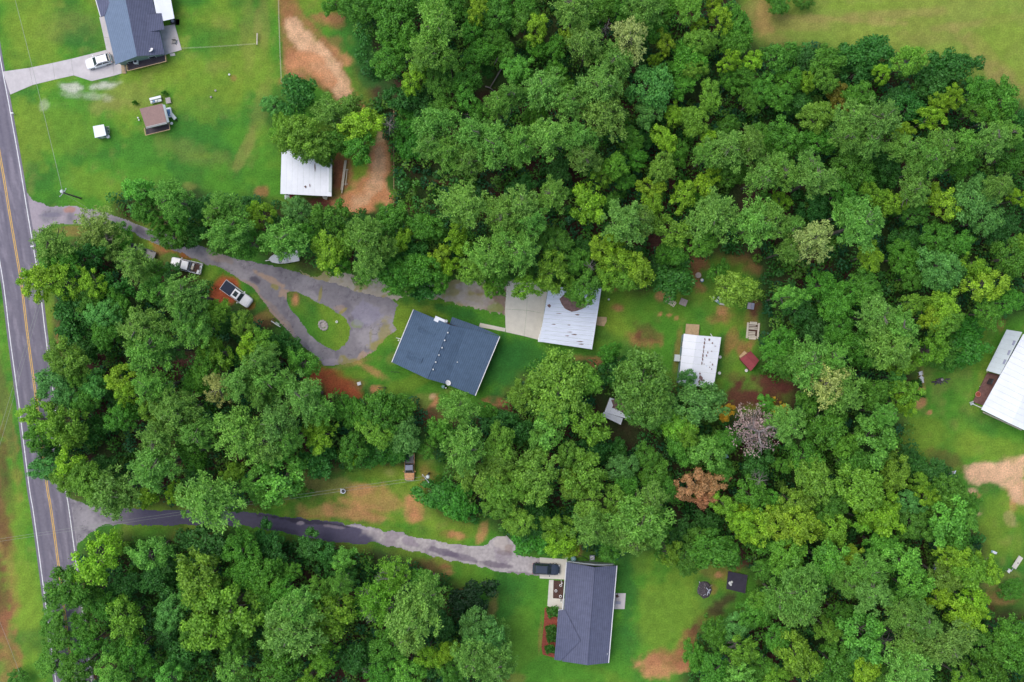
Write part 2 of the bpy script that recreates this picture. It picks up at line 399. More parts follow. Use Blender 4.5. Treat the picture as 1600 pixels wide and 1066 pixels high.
BLOBS = """
60 60 50 70 0 y .5|110 40 60 30 0 d .25|120 60 30 20 0 l .5|40 200 30 60 -10 y .55|95 200 70 40 20 y .4|300 120 110 30 10 y .55|330 160 60 30 0 y .4
200 150 60 25 0 d .35|170 165 40 14 0 d .4|250 230 120 30 8 l .3|300 240 60 20 20 d .25|380 90 40 40 0 y .35|340 60 50 30 0 l .35|390 60 16 70 0 d .3
412 30 12 70 0 d .4|405 180 14 60 10 d .3|385 230 8 40 25 d .45|410 300 12 8 0 r .8|300 292 12 6 0 d .4|30 260 12 60 0 y .5|160 290 60 20 10 y .45
115 136 20 8 10 w .85|160 134 28 7 -8 w .8|135 150 40 7 5 w .35|70 165 8 8 0 w .35|365 122 5 4 0 r .6
40 115 9 6 0 g .1|-10 560 14 200 -9 y .3|8 640 10 140 -10 r .5|0 820 14 160 -8 r .7|14 760 8 60 -8 t .5|20 900 10 120 -4 r .5|5 980 22 60 0 r .6|30 900 20 200 -7 y .4
-80 600 60 600 0 d .5|2 760 14 130 -5 T .55|4 930 18 90 -3 T .65|12 1020 20 70 0 r .6|6 620 8 90 -8 l .5
450 20 16 40 0 r .75|458 40 14 18 -20 p .95|480 66 26 9 55 p .95|505 95 30 10 55 p .9|528 128 28 12 60 o .9|470 85 26 20 10 o .75|455 100 14 22 0 o .5|500 110 30 16 20 p .6|495 30 22 12 0 r .5
525 30 16 10 0 o .6|538 95 18 10 20 o .55|520 70 18 12 0 r .5|452 130 16 10 0 r .5|560 165 14 8 70 o .8|470 60 20 12 0 y .35|575 100 22 60 -10 l .7|600 150 16 50 -10 l .6
590 250 14 36 4 p .85|594 285 12 30 0 p .95|575 312 30 18 -12 o .95|545 322 32 10 0 o .9|555 290 18 26 20 o .75|528 270 10 34 0 T .9|505 318 20 10 0 T .9|560 265 8 20 20 y .6|566 240 20 12 0 r .6|480 316 30 8 0 t .7
606 250 8 30 0 r .5|620 345 10 6 0 r .3|650 325 30 10 0 T .6|680 290 22 8 0 T .6|690 310 12 10 0 r .4|618 20 6 12 0 r .4
300 397 30 8 22 R .6|255 386 26 8 22 R .8|345 450 20 22 40 R .95|352 462 16 14 0 R .9|260 388 40 12 -22 r .7|240 385 16 8 0 y .3|330 430 14 22 30 y .5|395 470 20 8 -35 y .5|410 500 26 12 -45 r .6|420 508 14 8 0 t .5
110 360 30 8 0 r .55|90 390 14 10 0 r .4|100 415 10 10 0 r .4|78 480 10 50 0 y .5|92 520 8 24 0 r .6|110 545 14 10 0 y .4
462 468 9 10 0 o .95|458 462 12 8 0 r .4|478 462 14 6 -20 y .3|500 520 44 30 -35 g .5
520 600 44 18 10 R .9|500 590 20 20 0 R .8|545 612 22 8 20 R .7|390 478 10 8 0 R .5|560 600 14 10 0 r .7|555 565 36 8 -10 d .8|560 585 30 10 0 y .5|585 608 10 6 0 o .9|600 580 40 20 20 g .5|620 560 20 10 0 d .35
575 575 28 6 30 o .6|640 600 60 12 -25 y .5|660 630 40 14 -25 d .45|680 632 8 20 15 o .9|686 645 10 10 0 r .8|674 655 20 14 0 T .7|700 640 20 10 0 l .6|676 620 6 6 0 p .8|640 645 20 12 0 t .5
775 628 30 8 0 r .95|800 640 16 8 0 T .9|830 560 60 22 15 l .75|780 580 30 40 0 l .8|660 475 40 8 10 l .6|700 485 40 8 15 l .7|740 500 30 10 15 l .5|625 510 14 40 0 y .25
900 560 20 6 0 r .5|930 568 14 10 0 r .8|960 500 30 30 0 y .5|955 450 20 8 0 r .8|965 480 12 6 0 r .8|968 483 8 6 0 o .6|1000 530 28 16 0 r .9|1005 520 20 14 0 T .7|975 545 20 16 0 l .5|1020 490 60 30 0 g .4
1045 492 5 4 0 o .9|1031 491 5 4 0 o .9|1058 497 4 3 0 o .7|1090 410 22 12 0 r .95|1150 405 30 12 0 r .5|1170 420 14 14 0 r .6|1088 440 8 22 0 r .9|1095 452 10 8 0 r .7|1130 495 22 12 0 r .8|1128 485 12 10 0 o .6
1060 560 12 40 0 l .5|1060 540 6 40 8 r .5|1140 540 12 30 20 r .75|1160 550 14 20 0 r .8|1125 560 10 40 5 l .6|1195 600 46 20 0 T .95|1160 620 50 20 0 T .95|1210 620 30 24 0 T .9|1150 590 24 14 0 T .5|1035 462 10 10 0 o .8
1175 505 10 30 0 r .6|1150 500 20 20 0 y .4|1180 480 10 14 0 T .8|960 540 40 20 0 g .3
1300 30 150 7 3 d .8|1400 22 120 10 -3 d .7|1250 38 70 12 0 d .6|1210 60 40 10 10 d .5|1540 90 14 60 -40 d .85|1570 120 14 50 -45 d .7|1500 40 120 8 -8 d .6|1570 60 50 40 0 y .5|1180 20 26 40 0 d .7|1190 30 16 34 0 o .3|1350 10 100 8 0 y .5|1440 60 50 12 0 d .4
1545 500 20 16 0 r .75|1530 520 14 16 0 y .6|1470 560 20 12 0 y .5|1440 600 6 30 0 o .5|1437 630 10 10 0 o .8|1452 645 5 4 0 o .8|1500 600 40 40 0 g .6|1440 680 40 30 0 y .6|1540 700 60 20 0 y .6|1480 720 30 16 20 T .5
1545 742 26 14 10 p .95|1575 735 26 16 -20 p .95|1590 765 16 26 0 o .9|1525 735 18 10 20 p .95|1582 785 8 12 0 o .8|1520 770 8 6 0 p .8|1526 774 8 4 10 o .6|1590 720 20 8 0 d .7|1580 812 8 12 -30 p .6|1530 803 5 4 0 p .6|1560 800 30 30 0 y .5|1590 850 14 30 0 y .5
1545 915 24 10 0 d .7|1560 930 30 14 0 o .5|1540 960 20 20 0 T .7|1555 980 20 20 0 t .5|1580 900 20 10 0 d .4
480 760 26 14 0 d .6|560 770 60 20 0 y .6|560 800 60 14 5 o .5|560 765 20 10 0 o .6|610 740 12 9 0 p .5|645 800 16 18 0 o .85|640 780 8 16 0 o .6|600 740 60 12 0 y .6|550 790 30 6 30 o .5|500 800 40 12 0 o .45|430 785 20 10 0 y .4|665 740 12 30 0 r .55|668 705 7 16 0 T .8|650 812 18 8 0 o .8
650 815 60 8 12 y .5|715 836 20 8 10 o .8|755 832 8 16 30 o .7|700 833 20 8 0 r .4|560 820 80 5 8 y .5|490 808 30 5 10 r .4|700 886 16 7 0 r .95|702 893 10 6 0 o .6|620 862 40 8 12 y .3|690 880 30 14 10 r .3
900 860 12 10 40 r .5|720 940 20 24 0 T .75|725 965 14 8 0 T .8|770 950 10 26 10 o .35|650 890 40 20 0 T .5|1050 960 60 60 0 y .55|1010 880 20 20 0 y .4|980 940 16 50 0 l .7|970 1000 30 20 0 l .4|800 920 40 24 10 l .3|810 1000 30 50 0 y .25
1025 1045 34 18 0 o .9|1040 1030 30 14 0 r .6|1075 1000 12 26 30 r .7|1090 980 12 16 40 T .8|1125 945 24 12 -30 t .8|1120 890 40 14 0 r .35|1123 898 5 4 0 o .8|1134 900 6 10 0 r .5|1112 922 8 8 0 r .5|1160 880 20 10 0 T .7|1060 1030 14 10 0 r .6|800 1060 30 8 0 r .3|845 985 3 30 4 r .5
720 470 70 5 10 d .25
""".replace('\n', '|').split('|')
def ground_layers(px, py, forest_open):
    """ground colour (material, not light) at photo pixel arrays"""
    x = px * S; y = py * S
    n1 = fbm(x, y, 9, 4, 1); n2 = fbm(x, y, 2.2, 4, 5); n3 = fbm(x, y, 28, 3, 9)
    c = G_GREEN[None, :] * np.ones((px.size, 1))
    def mixin(cc, m):
        nonlocal c
        m = np.clip(m, 0, 1)[:, None]; c = c * (1 - m) + cc[None, :] * m
    mixin(G_YEL, sstep(0.45, 0.7, n1) * 0.7)
    mixin(G_LUSH, sstep(0.5, 0.72, fbm(x, y, 7, 3, 21)) * 0.55)
    mixin(G_DRY, sstep(0.56, 0.75, n2 * 0.6 + n3 * 0.4) * 0.35)
    # woodland floor: litter and low green growth
    fl = FLOOR[None, :] * (1 - sstep(.4, .65, n1))[:, None] + LIT[None, :] * sstep(.4, .65, n1)[:, None]
    k = forest_open[:, None]
    c = c * k + fl * (1 - k)
    # the field at the upper right is ranker and yellower
    fm = sstep(1120, 1200, px) * sstep(240, 150, py) * forest_open
    mixin(np.array(srgb(140, 152, 66)), fm * 0.7)
    for b in BLOBS:
        if not b.strip(): continue
        t = b.split(); bx, by, rx, ry, ro = map(float, t[:5]); cc = TINT[t[5]]; st = float(t[6]) * (.85 if t[5] == 'r' else 1)
        a = math.radians(ro); dx = px - bx; dy = py - by
        u = (dx * math.cos(a) + dy * math.sin(a)) / rx; v = (-dx * math.sin(a) + dy * math.cos(a)) / ry
        sel = (u * u + v * v) < 6
        if not sel.any(): continue
        d = np.sqrt(u[sel] ** 2 + v[sel] ** 2) + (n2[sel] - 0.5) * 1.7 + (n1[sel] - 0.5) * 0.6
        m = np.zeros(px.size); m[sel] = sstep(1.25, 0.55, d) * st
        if t[5] in 'rpoTw': m[sel] *= sstep(-0.25, 0.25, fbm(x[sel], y[sel], 0.9, 3, 33) - 0.36 + (1 - d) * 0.25) * 0.75 + 0.25
        mixin(cc, m)
    for poly, key, st in DIRT:
        wx = px + (n2 - .5) * 16; wy = py + (fbm(x, y, 2.2, 4, 15) - .5) * 16
        bb = np.array(poly); sel = (px > bb[:, 0].min() - 12) & (px < bb[:, 0].max() + 12) & (py > bb[:, 1].min() - 12) & (py < bb[:, 1].max() + 12)
        m = np.zeros(px.size); ii = np.where(sel)[0]
        for a, b in ((0, 0), (3, 0), (-3, 0), (0, 3), (0, -3)): m[ii] += inpoly(wx[ii] + a, wy[ii] + b, poly) * .2
        m[ii] *= .72 + .28 * sstep(.3, .6, fbm(x[ii], y[ii], .9, 3, 19))
        mixin(TINT[key], m * st)
    # mower tracks in the left lawn: faint arcs
    r = np.hypot(px - 330, py - 60)
    mt = (np.sin(r / 2.6) * 0.5 + 0.5) * sstep(80, 110, r) * sstep(260, 190, r) * sstep(150, 220, py) * sstep(300, 250, py) * sstep(140, 200, px) * sstep(430, 400, px)
    mixin(G_YEL, mt * .5 * sstep(.35, .65, n1))
    # fine speckle
    c *= (0.80 + 0.40 * fbm(x, y, 0.8, 2, 41))[:, None]; c *= (0.90 + 0.20 * fbm(x, y, 5, 3, 43))[:, None]
    return c
def build_ground():
    xs = np.concatenate([[-900, -500, -300, -200, -150, -125], np.arange(-108, 108.01, 0.36), [125, 150, 200, 300, 500, 900]])
    ys = np.concatenate([[-900, -500, -300, -200, -150, -100, -85], np.arange(-74, 74.01, 0.36), [85, 100, 150, 200, 300, 500, 900]])
    X, Y = np.meshgrid(xs, ys); ny, nx = X.shape
    px = X / S + 800; py = 533 - Y / S
    mask = np.zeros(X.shape)
    wob = (fbm(X, Y, 3.0, 3, 51) - 0.5) * 40; wob2 = (fbm(X, Y, 3.0, 3, 57) - 0.5) * 40
    for p in OPEN: mask = np.maximum(mask, inpoly(px + wob, py + wob2, p).astype(float))
    mask = blur(mask, 3)
    c = ground_layers(px.ravel(), py.ravel(), mask.ravel())
    v = np.stack([X.ravel(), Y.ravel(), np.zeros(X.size)], 1)
    i = np.arange(ny * nx).reshape(ny, nx)
    q = np.stack([i[:-1, :-1].ravel(), i[:-1, 1:].ravel(), i[1:, 1:].ravel(), i[1:, :-1].ravel()], 1)
    o = link('ground', mesh_np('ground', v, quads=q, material=M_GROUND, col=c))
    o['kind'] = 'structure'
build_ground()

# ------------------------------------------------------------------ roads and drives
def region(name, poly, z, colfn, holes=(), rag=0.25, cell=0.15, material=None, sc=1.6):
    P0 = np.array(poly, float)
    x0, x1 = (P0[:, 0].min() - 800) * S - 1, (P0[:, 0].max() - 800) * S + 1
    y0, y1 = (533 - P0[:, 1].max()) * S - 1, (533 - P0[:, 1].min()) * S + 1
    xs = np.arange(x0, x1, cell); ys = np.arange(y0, y1, cell)
    X, Y = np.meshgrid(xs, ys)
    cx = X[:-1, :-1] + cell / 2; cy = Y[:-1, :-1] + cell / 2
    wx = cx + (fbm(cx, cy, sc, 4, 61) - 0.5) * 2 * rag * 2; wy = cy + (fbm(cx, cy, sc, 4, 67) - 0.5) * 2 * rag * 2
    m = inpoly(wx / S + 800, 533 - wy / S, poly)
    for h in holes: m &= ~inpoly(wx / S + 800, 533 - wy / S, h)
    ny, nx = X.shape; idx = np.arange(ny * nx).reshape(ny, nx)
    q = np.stack([idx[:-1, :-1][m], idx[:-1, 1:][m], idx[1:, 1:][m], idx[1:, :-1][m]], 1)
    used, inv = np.unique(q.ravel(), return_inverse=True)
    v = np.stack([X.ravel()[used], Y.ravel()[used], np.full(used.size, z)], 1)
    c = colfn(v[:, 0] / S + 800, 533 - v[:, 1] / S)
    o = link(name, mesh_np(name, v, quads=inv.reshape(-1, 4), material=material or M_ROAD, col=c))
    o['kind'] = 'structure'
    return o
def mixc(base, cc, m):
    m = np.clip(m, 0, 1)[:, None]; return base * (1 - m) + np.array(cc)[None, :] * m
def spots(c, px, py, lst, seed=71):
    n = fbm(px * S, py * S, 1.2, 4, seed)
    for (bx, by, rx, ry, ro, cc, st) in lst:
        a = math.radians(ro); dx = px - bx; dy = py - by
        u = (dx * math.cos(a) + dy * math.sin(a)) / rx; v = (-dx * math.sin(a) + dy * math.cos(a)) / ry
        c = mixc(c, cc, sstep(1.15, 0.7, np.sqrt(u * u + v * v) + (n - 0.5) * 1.5) * st)
    return c
ASPH = np.array(srgb(136, 131, 137)); ASPH_D = np.array(srgb(98, 92, 106)); ASPH_L = np.array(srgb(172, 166, 170)); TAN = np.array(srgb(172, 148, 130))
def col_asphalt(px, py):
    x, y = px * S, py * S
    c = ASPH[None, :] * np.ones((px.size, 1))
    c = mixc(c, ASPH_L, sstep(.45, .7, fbm(x, y, 3, 4, 81)) * .5)
    c = mixc(c, ASPH_D, sstep(.5, .72, fbm(x, y, 1.6, 4, 83)) * .45)
    cr = np.abs(fbm(x, y, 2.5, 4, 88) - 0.5)
    c = mixc(c, ASPH_D * .7, sstep(0.012, 0.004, cr) * .45)
    return c
# --- main road (strip mesh following its centreline)
CL = [(-150,-560),(-95,-280),(-60,-100),(-42,0),(-28,90),(-13,170),(3,260),(15,333),(25,392),(34,447),(43.5,526),(57.5,631),(73,755),(80,798),(92,887),(104,980),(116,1070),(152,1350),(190,1650)]
def resample(pts, step):
    pts = [np.array(p, float) for p in pts]; out = []
    # Catmull-Rom
    for i in range(len(pts) - 1):
        p0 = pts[max(i - 1, 0)]; p1 = pts[i]; p2 = pts[i + 1]; p3 = pts[min(i + 2, len(pts) - 1)]
        n = max(2, int(np.linalg.norm(p2 - p1) / step))
        for k in range(n):
            t = k / n
            out.append(0.5 * ((2 * p1) + (-p0 + p2) * t + (2 * p0 - 5 * p1 + 4 * p2 - p3) * t * t + (-p0 + 3 * p1 - 3 * p2 + p3) * t ** 3))
    out.append(pts[-1]); return np.array(out)
cl = resample(CL, 4)
clw = np.stack([(cl[:, 0] - 800) * S, (533 - cl[:, 1]) * S], 1)
dd = np.gradient(clw, axis=0); dd /= np.linalg.norm(dd, axis=1)[:, None]
nn = np.stack([-dd[:, 1], dd[:, 0]], 1)     # to the right of the photo when the road runs down
def strip(offs, z, jit=0.0):
    rows = [clw + nn * (o_ + (rng.random((len(clw), 1)) - 0.5) * jit) for o_ in offs]
    v = np.concatenate([np.concatenate([r, np.full((len(r), 1), z)], 1) for r in rows])
    n = len(clw); q = []
    for k in range(len(offs) - 1):
        i = np.arange(n - 1); q.append(np.stack([k * n + i, k * n + i + 1, (k + 1) * n + i + 1, (k + 1) * n + i], 1))
    return v, np.concatenate(q)
def road():
    offs = np.concatenate([[-3.5], np.arange(-3.3, 3.31, 0.2), [3.5]])
    v, q = strip(offs, 0.03)
    off = np.repeat(offs, len(clw)); s = np.tile(np.arange(len(clw)) * 0.44, len(offs))
    c = np.array(srgb(118, 113, 124))[None, :] * np.ones((len(v), 1))
    n = fbm(off * 4, s / 6, 1, 4, 91)
    tr = np.maximum(np.exp(-((np.abs(off) - 0.85) / 0.3) ** 2), np.exp(-((np.abs(off) - 2.35) / 0.3) ** 2))
    c = mixc(c, srgb(94, 90, 104), tr * 0.5 * (0.4 + n))
    c = mixc(c, srgb(150, 142, 152), sstep(.5, .75, fbm(off * 2, s / 3, 1, 4, 95)) * .5)
    q = q[:, ::-1] if False else q
    o = link('road', mesh_np('road', v, quads=q, material=M_ROAD, col=c)); o['kind'] = 'structure'
    for nm, a, b, mm, z in (('edge_line', 2.98, 3.13, M_WHITEPAINT, 0.036), ('edge_line', -3.13, -2.98, M_WHITEPAINT, 0.036),
                            ('centre_line', 0.07, 0.19, M_YELPAINT, 0.036), ('centre_line', -0.19, -0.07, M_YELPAINT, 0.036)):
        vv, qq = strip([a, b], z, 0.02)
        e = link(nm, mesh_np(nm, vv, quads=qq, material=mm), o)
road()
DRV1 = [(40,300),(52,314),(76,321),(109,322),(137,326),(177,336),(203,347),(220,354),(240,361),(304,380),(329,389),(367,404),(391,409),(422,416),(453,422),(479,430),(497,438),(520,442),(541,450),(588,462),(610,465),(622,475),(616,489),(615,507),(618,515),(603,528),(588,548),(565,561),(543,570),(523,572),(505,569),(493,555),(478,543),(460,528),(440,508),(422,484),(412,469),(400,456),(389,446),(373,436),(360,428),(349,422),(317,409),(278,394),(253,384),(228,376),(208,364),(177,352),(142,349),(109,349),(84,351),(68,358),(56,372),(48,372)]
ISL = [(450,459),(465,457),(478,462),(498,472),(513,479),(529,490),(541,497),(546,509),(546,534),(540,540),(526,547),(511,543),(498,536),(484,521),(471,504),(460,489),(450,475)]
def col_d1(px, py):
    c = col_asphalt(px, py)
    c = mixc(c, srgb(168, 156, 164), sstep(160, 60, np.abs(px - 110)) * sstep(.3, .6, fbm(px * S, py * S, 3, 3, 97)) * .8)
    T = tuple(TAN); D = tuple(ASPH_D * .8)
    return spots(c, px, py, [(110,327,12,6,0,srgb(170,125,110),.8),(80,336,20,4,0,srgb(110,105,125),.5),(235,368,26,7,25,D,.6),(420,436,34,5,28,T,.95),(446,458,12,8,35,T,.95),(400,438,12,7,20,D,.8),(395,448,12,6,40,T,.8),(340,400,30,8,22,T,.4),
        (430,448,8,4,20,tuple(G_DRY),.8),(440,500,6,40,-38,T,.35),(600,520,16,20,20,tuple(G_DRY),.7),(590,540,14,10,-30,tuple(G_DRY),.8),(570,560,22,8,-20,T,.9),(545,565,22,8,0,tuple(G_DRY),.8),(517,565,14,8,0,srgb(165,155,165),.7),
        (537,485,9,2.5,-35,tuple(G_DRY),.9),(500,462,2.5,14,10,tuple(G_DRY),.8),(556,507,10,7,0,tuple(G_YEL),.45),(530,481,10,5,0,T,.5),(570,490,24,18,0,srgb(150,146,168),.5),(350,425,20,4,28,T,.6),(375,440,20,4,38,T,.7),(404,462,16,3,45,T,.7),(432,496,24,3,45,T,.7)])
region('driveway_upper', DRV1, 0.02, col_d1, holes=[ISL], rag=0.22)
GRV = [(472,424),(490,430),(520,422),(560,428),(640,440),(700,436),(800,440),(792,492),(770,490),(716,478),(653,463),(612,466),(588,463),(541,451),(497,440),(482,433)]
def col_gr(px, py):
    x, y = px * S, py * S
    c = GRAV[None, :] * np.ones((px.size, 1))
    c = mixc(c, srgb(184, 176, 164), sstep(.42, .65, fbm(x, y, 1.2, 4, 101)) * .7)
    c = mixc(c, srgb(128, 108, 92), sstep(.45, .7, fbm(x, y, 4, 4, 103)) * .7 * sstep(640, 700, px))
    c = mixc(c, G_DRY, sstep(.5, .62, fbm(x, y, 2, 4, 107)) * .7)
    return spots(c, px, py, [(782,470,12,26,0,srgb(128,104,88),.8),(735,470,40,8,8,srgb(168,160,156),.6),(775,480,12,10,0,tuple(G_YEL),.5)])
region('gravel_strip', GRV, 0.012, col_gr, rag=0.5)
DRV2 = [(100,768),(112,778),(140,790),(220,796),(400,801),(438,805),(476,811),(542,819),(577,824),(615,831),(666,842),(704,850),(754,855),(765,847),(775,838),(790,838),(802,846),(805,864),(815,869),(845,873),(845,900),(800,896),(754,886),(716,878),(678,869),(628,857),(590,849),(542,850),(501,844),(451,834),(400,824),(354,821),(278,821),(203,819),(165,821),(139,831),(117,856),(108,856)]
def col_d2(px, py):
    c = col_asphalt(px, py)
    x, y = px * S, py * S
    light = np.array(srgb(184, 176, 176))
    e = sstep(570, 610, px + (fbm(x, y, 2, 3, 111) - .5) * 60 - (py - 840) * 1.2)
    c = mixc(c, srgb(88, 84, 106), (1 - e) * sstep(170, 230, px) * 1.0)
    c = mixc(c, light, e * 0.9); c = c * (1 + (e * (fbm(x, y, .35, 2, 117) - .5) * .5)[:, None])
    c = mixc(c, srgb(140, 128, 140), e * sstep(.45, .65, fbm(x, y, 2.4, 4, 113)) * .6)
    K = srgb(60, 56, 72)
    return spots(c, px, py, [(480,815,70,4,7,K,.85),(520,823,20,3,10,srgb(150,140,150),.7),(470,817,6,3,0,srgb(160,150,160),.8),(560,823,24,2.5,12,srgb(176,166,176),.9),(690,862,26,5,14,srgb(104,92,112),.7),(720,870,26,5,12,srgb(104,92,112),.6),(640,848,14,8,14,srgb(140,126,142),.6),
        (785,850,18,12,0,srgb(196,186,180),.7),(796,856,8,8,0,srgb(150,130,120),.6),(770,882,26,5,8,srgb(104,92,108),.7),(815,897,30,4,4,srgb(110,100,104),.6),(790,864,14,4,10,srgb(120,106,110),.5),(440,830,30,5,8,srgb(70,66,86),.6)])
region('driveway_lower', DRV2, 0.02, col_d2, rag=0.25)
def flat(name, pts, z, t, m, rag=0):
    o = MB().slab(ccw([P(x, y, z) for x, y in pts]), t).build(name, m); o['kind'] = 'structure'; return o
# concrete drive of the house at top left: five poured panels with joints
def poured(name, quads, z, t, m):
    root = bpy.data.objects.new(name, None); COL.objects.link(root); root['kind'] = 'structure'
    for q in quads:
        q = [P(x, y, z) for x, y in q]; c = sum(q, Vector()) / len(q)
        q = [p + (c - p).normalized() * 0.02 for p in q]
        part(root, 'slab', MB().slab(ccw(q), t), m)
poured('concrete_driveway', [
  [(4,112),(46,106),(51,133),(16,148),(10,130)], [(46,106),(82,98.5),(86,124.5),(51,133)], [(82,98.5),(111,92),(115,118),(86,124.5)],
  [(111,92),(139,85),(143,127),(115,118)], [(139,85),(166,78),(177,97),(178,118.5),(143,127)], [(177,97),(190,101),(190,115),(178,118.5)],
  [(155,27),(170,24),(176,60),(162,58)], [(162,58),(176,60),(184,97),(177,97),(166,78)]], 0.05, 0.12, M_CONC)
poured('concrete_pad', [[(792,440),(825,440),(823,485),(789,483)], [(825,440),(858,440),(850,490),(823,485)],
  [(789,483),(823,485),(819,525.5),(790,519)], [(823,485),(851,490),(844,532),(819,525.5)], [(750,504.5),(790,513),(789,518.5),(748,511)]], 0.06, 0.12, M_CONC2)
poured('front_walk', [[(843,871),(886,874),(885,906),(843,904)], [(858,906),(865,906),(864,935),(856,934)], [(856,934),(881,936),(880,955),(855,947)]], 0.05, 0.1, M_CONC2)
poured('back_patio', [[(958,927),(978,927),(976,952),(956,952)]], 0.05, 0.1, M_CONC)
poured('side_patio', [[(250,42),(273,38),(278.5,58),(252,62)], [(252,62),(278.5,58),(284,78),(257,86)], [(265,84),(273,83),(274,87),(266,88)]], 0.12, 0.15, M_CONC)

# ------------------------------------------------------------------ buildings
def Q(*pts): return [P(*p) for p in pts]
def shrink(pts, d):
    c = sum((Vector((p[0], p[1], 0)) for p in pts), Vector()) / len(pts)
    return [Vector((p[0], p[1], 0)) + (c - Vector((p[0], p[1], 0))).normalized() * d for p in pts]
def gutter(root, a, b, m=M_WHITE, name='gutter', w=0.065):
    d = (b - a).normalized(); n = Vector((-d.y, d.x, 0)).normalized() * w
    up = Vector((0, 0, 0.03))
    part(root, name, MB().slab(ccw([a - n + up, b - n + up, b + n + up, a + n + up]), 0.14), m)

# centre house
r = thing('house', 'house with slate-blue shingle roof beside the teardrop grass island', 'house', P(695, 551, 0))
eLt, eLb = P(646, 483.5, 2.9), P(612, 566, 2.9)
rt, rb = P(704, 508, 4.5), P(667.5, 592, 4.5)
bt, bb = P(729, 513, 3.55), P(697.6, 600.6, 3.55)
eRt, eRb = P(781, 526, 2.9), P(742.6, 618.6, 2.9)
roofL = part(r, 'roof', MB().slab(ccw([eLt, eLb, rb, rt]), 0.16), M_SHINGLE)
part(r, 'roof', MB().slab(ccw([rt + Vector((.01, 0, 0)), rb + Vector((.01, 0, 0)), bb, bt]), 0.16), M_SHINGLE)
part(r, 'roof', MB().slab(ccw([bt + Vector((.01, 0, 0)), bb + Vector((.01, 0, 0)), eRb, eRt]), 0.16), M_SHINGLE)
part(r, 'entry_roof', MB().slab(ccw([P(706.6, 495.5, 2.75), P(750, 511, 2.75), P(781.5, 525, 2.84), P(729.5, 514, 3.5), P(702.5, 506.5, 3.45)]), 0.14), M_SHINGLE)
part(r, 'ridge_cap', MB().tube([rt + Vector((0, 0, .03)), rb + Vector((0, 0, .03))], 0.07, 5), M_SHINGLE)
gutter(r, eRb, eRt); gutter(r, eLt, eLb)
ft = shrink([eLt, eLb, rb, bb, eRb, eRt, P(706, 497, 0)], 0.6)
for w_ in walls(r, [ft[0], ft[1], ft[2], ft[3], ft[4], ft[5]], 2.7, M_WALLB, t=0.2): pass
f4 = ccw([Vector((p[0], p[1], 0)) for p in (ft[0], ft[1], ft[4], ft[5])])
for (i, f) in ((0, .3), (0, .7), (2, .25), (2, .7)): window(r, f4[i], f4[(i + 1) % 4], f, 1.0, 2.1, 1.2)
for (x, y) in ((700, 520), (695, 532), (691, 543.5), (686, 555), (681, 566), (677, 577.5)):
    b = P(x, y, 4.36)
    e = part(r, 'roof_vent', MB().box(b.x - .22, b.x + .22, b.y - .22, b.y + .22, b.z - .1, b.z + .22), M_SHINGLE, bevel=.03)
    part(e, 'cap', MB().lathe([(0.13, .22), (0.15, .30), (.08, .34)], 8, tuple(b)), M_CHROME)
for pts in (((655.5, 509, 3.55), (681, 519.5, 4.15), (677, 527, 4.1), (653, 518, 3.6)), ((638, 549, 3.55), (661, 558.5, 4.15), (657, 568, 4.1), (635, 558, 3.6))):
    q = [P(*p) for p in pts]; c = sum(q, Vector()) / 4 + Vector((0.1, 0, 0.42))
    m_ = MB(); m_.add(q + [q[0].lerp(q[3], .5) + Vector((0, 0, .3)), q[1].lerp(q[2], .5) + Vector((0, 0, .12))], [(0, 1, 5, 4), (3, 4, 5, 2), (0, 4, 3), (1, 2, 5), (0, 3, 2, 1)])
    part(r, 'roof_cricket', m_, M_SHINGLE)
ch = [P(680.5, 493.5, 4.0), P(697, 500.5, 4.0), P(694, 508.5, 4.0), P(677.5, 501, 4.0)]
c_ = part(r, 'chimney', MB().slab(ccw(ch), 3.9), M_METAL, bevel=.03)
part(c_, 'flue', MB().lathe([(.2, 4.0), (.2, 4.35), (.28, 4.4), (.1, 4.5)], 10, (P(697.5, 502, 4.2).x, P(697.5, 502, 4.2).y, 0)), M_CHROME)
def dish(root, p, rad=0.42, hd=0.0, name='satellite_dish'):
    t = MB().tube([p, p + Vector((0, 0, .5))], .035, 6)
    o = part(root, name, t, M_CHROME)
    mb = MB(); n = 14
    up = Vector((math.cos(hd) * .55, math.sin(hd) * .55, .8)).normalized(); a = up.orthogonal().normalized(); b = up.cross(a)
    c = p + Vector((0, 0, .55)); vs = [tuple(c)]
    for j, (rr, dz) in enumerate(((.5, .02), (1, .13))):
        for k in range(n):
            q = 2 * math.pi * k / n
            vs.append(tuple(c + (a * math.cos(q) + b * math.sin(q)) * rad * rr + up * dz))
    fs = [(0, 1 + k, 1 + (k + 1) % n) for k in range(n)] + [(1 + k, 1 + n + k, 1 + n + (k + 1) % n, 1 + (k + 1) % n) for k in range(n)]
    mb.add(vs, fs); part(o, 'reflector', mb, M_WHITE)
    part(o, 'feed_arm', MB().tube([c, c + up * .45], .02, 4), M_CHROME)
    return o
dish(r, P(700, 598.5, 3.3), .5, 0.6)
part(r, 'vent_pipe', MB().tube([P(714.5, 566, 3.1), P(714.5, 566, 3.6)], .09, 8), M_WHITE)
ws = thing('water_softener', 'pale round tank and hose at the foot of the slate-blue house below its dish', 'tank', P(694, 605, 0))
part(ws, 'tank', MB().lathe([(.3, 0), (.32, .1), (.32, .8), (.2, .95)], 12, tuple(P(693, 604, 0))), M_TEAL, smooth=False)
part(ws, 'pump', MB().lathe([(.16, 0), (.16, .5), (.1, .56)], 8, tuple(P(697, 606, 0))), M_CHROME)
fp = thing('grill', 'small white wall bracket and lamp on the left eave of the slate-blue house', 'wall lamp', P(621, 530, 2.7))
part(fp, 'bracket', MB().tube([P(619, 528, 2.7), P(627, 530, 2.75)], .06, 6), M_WHITE)
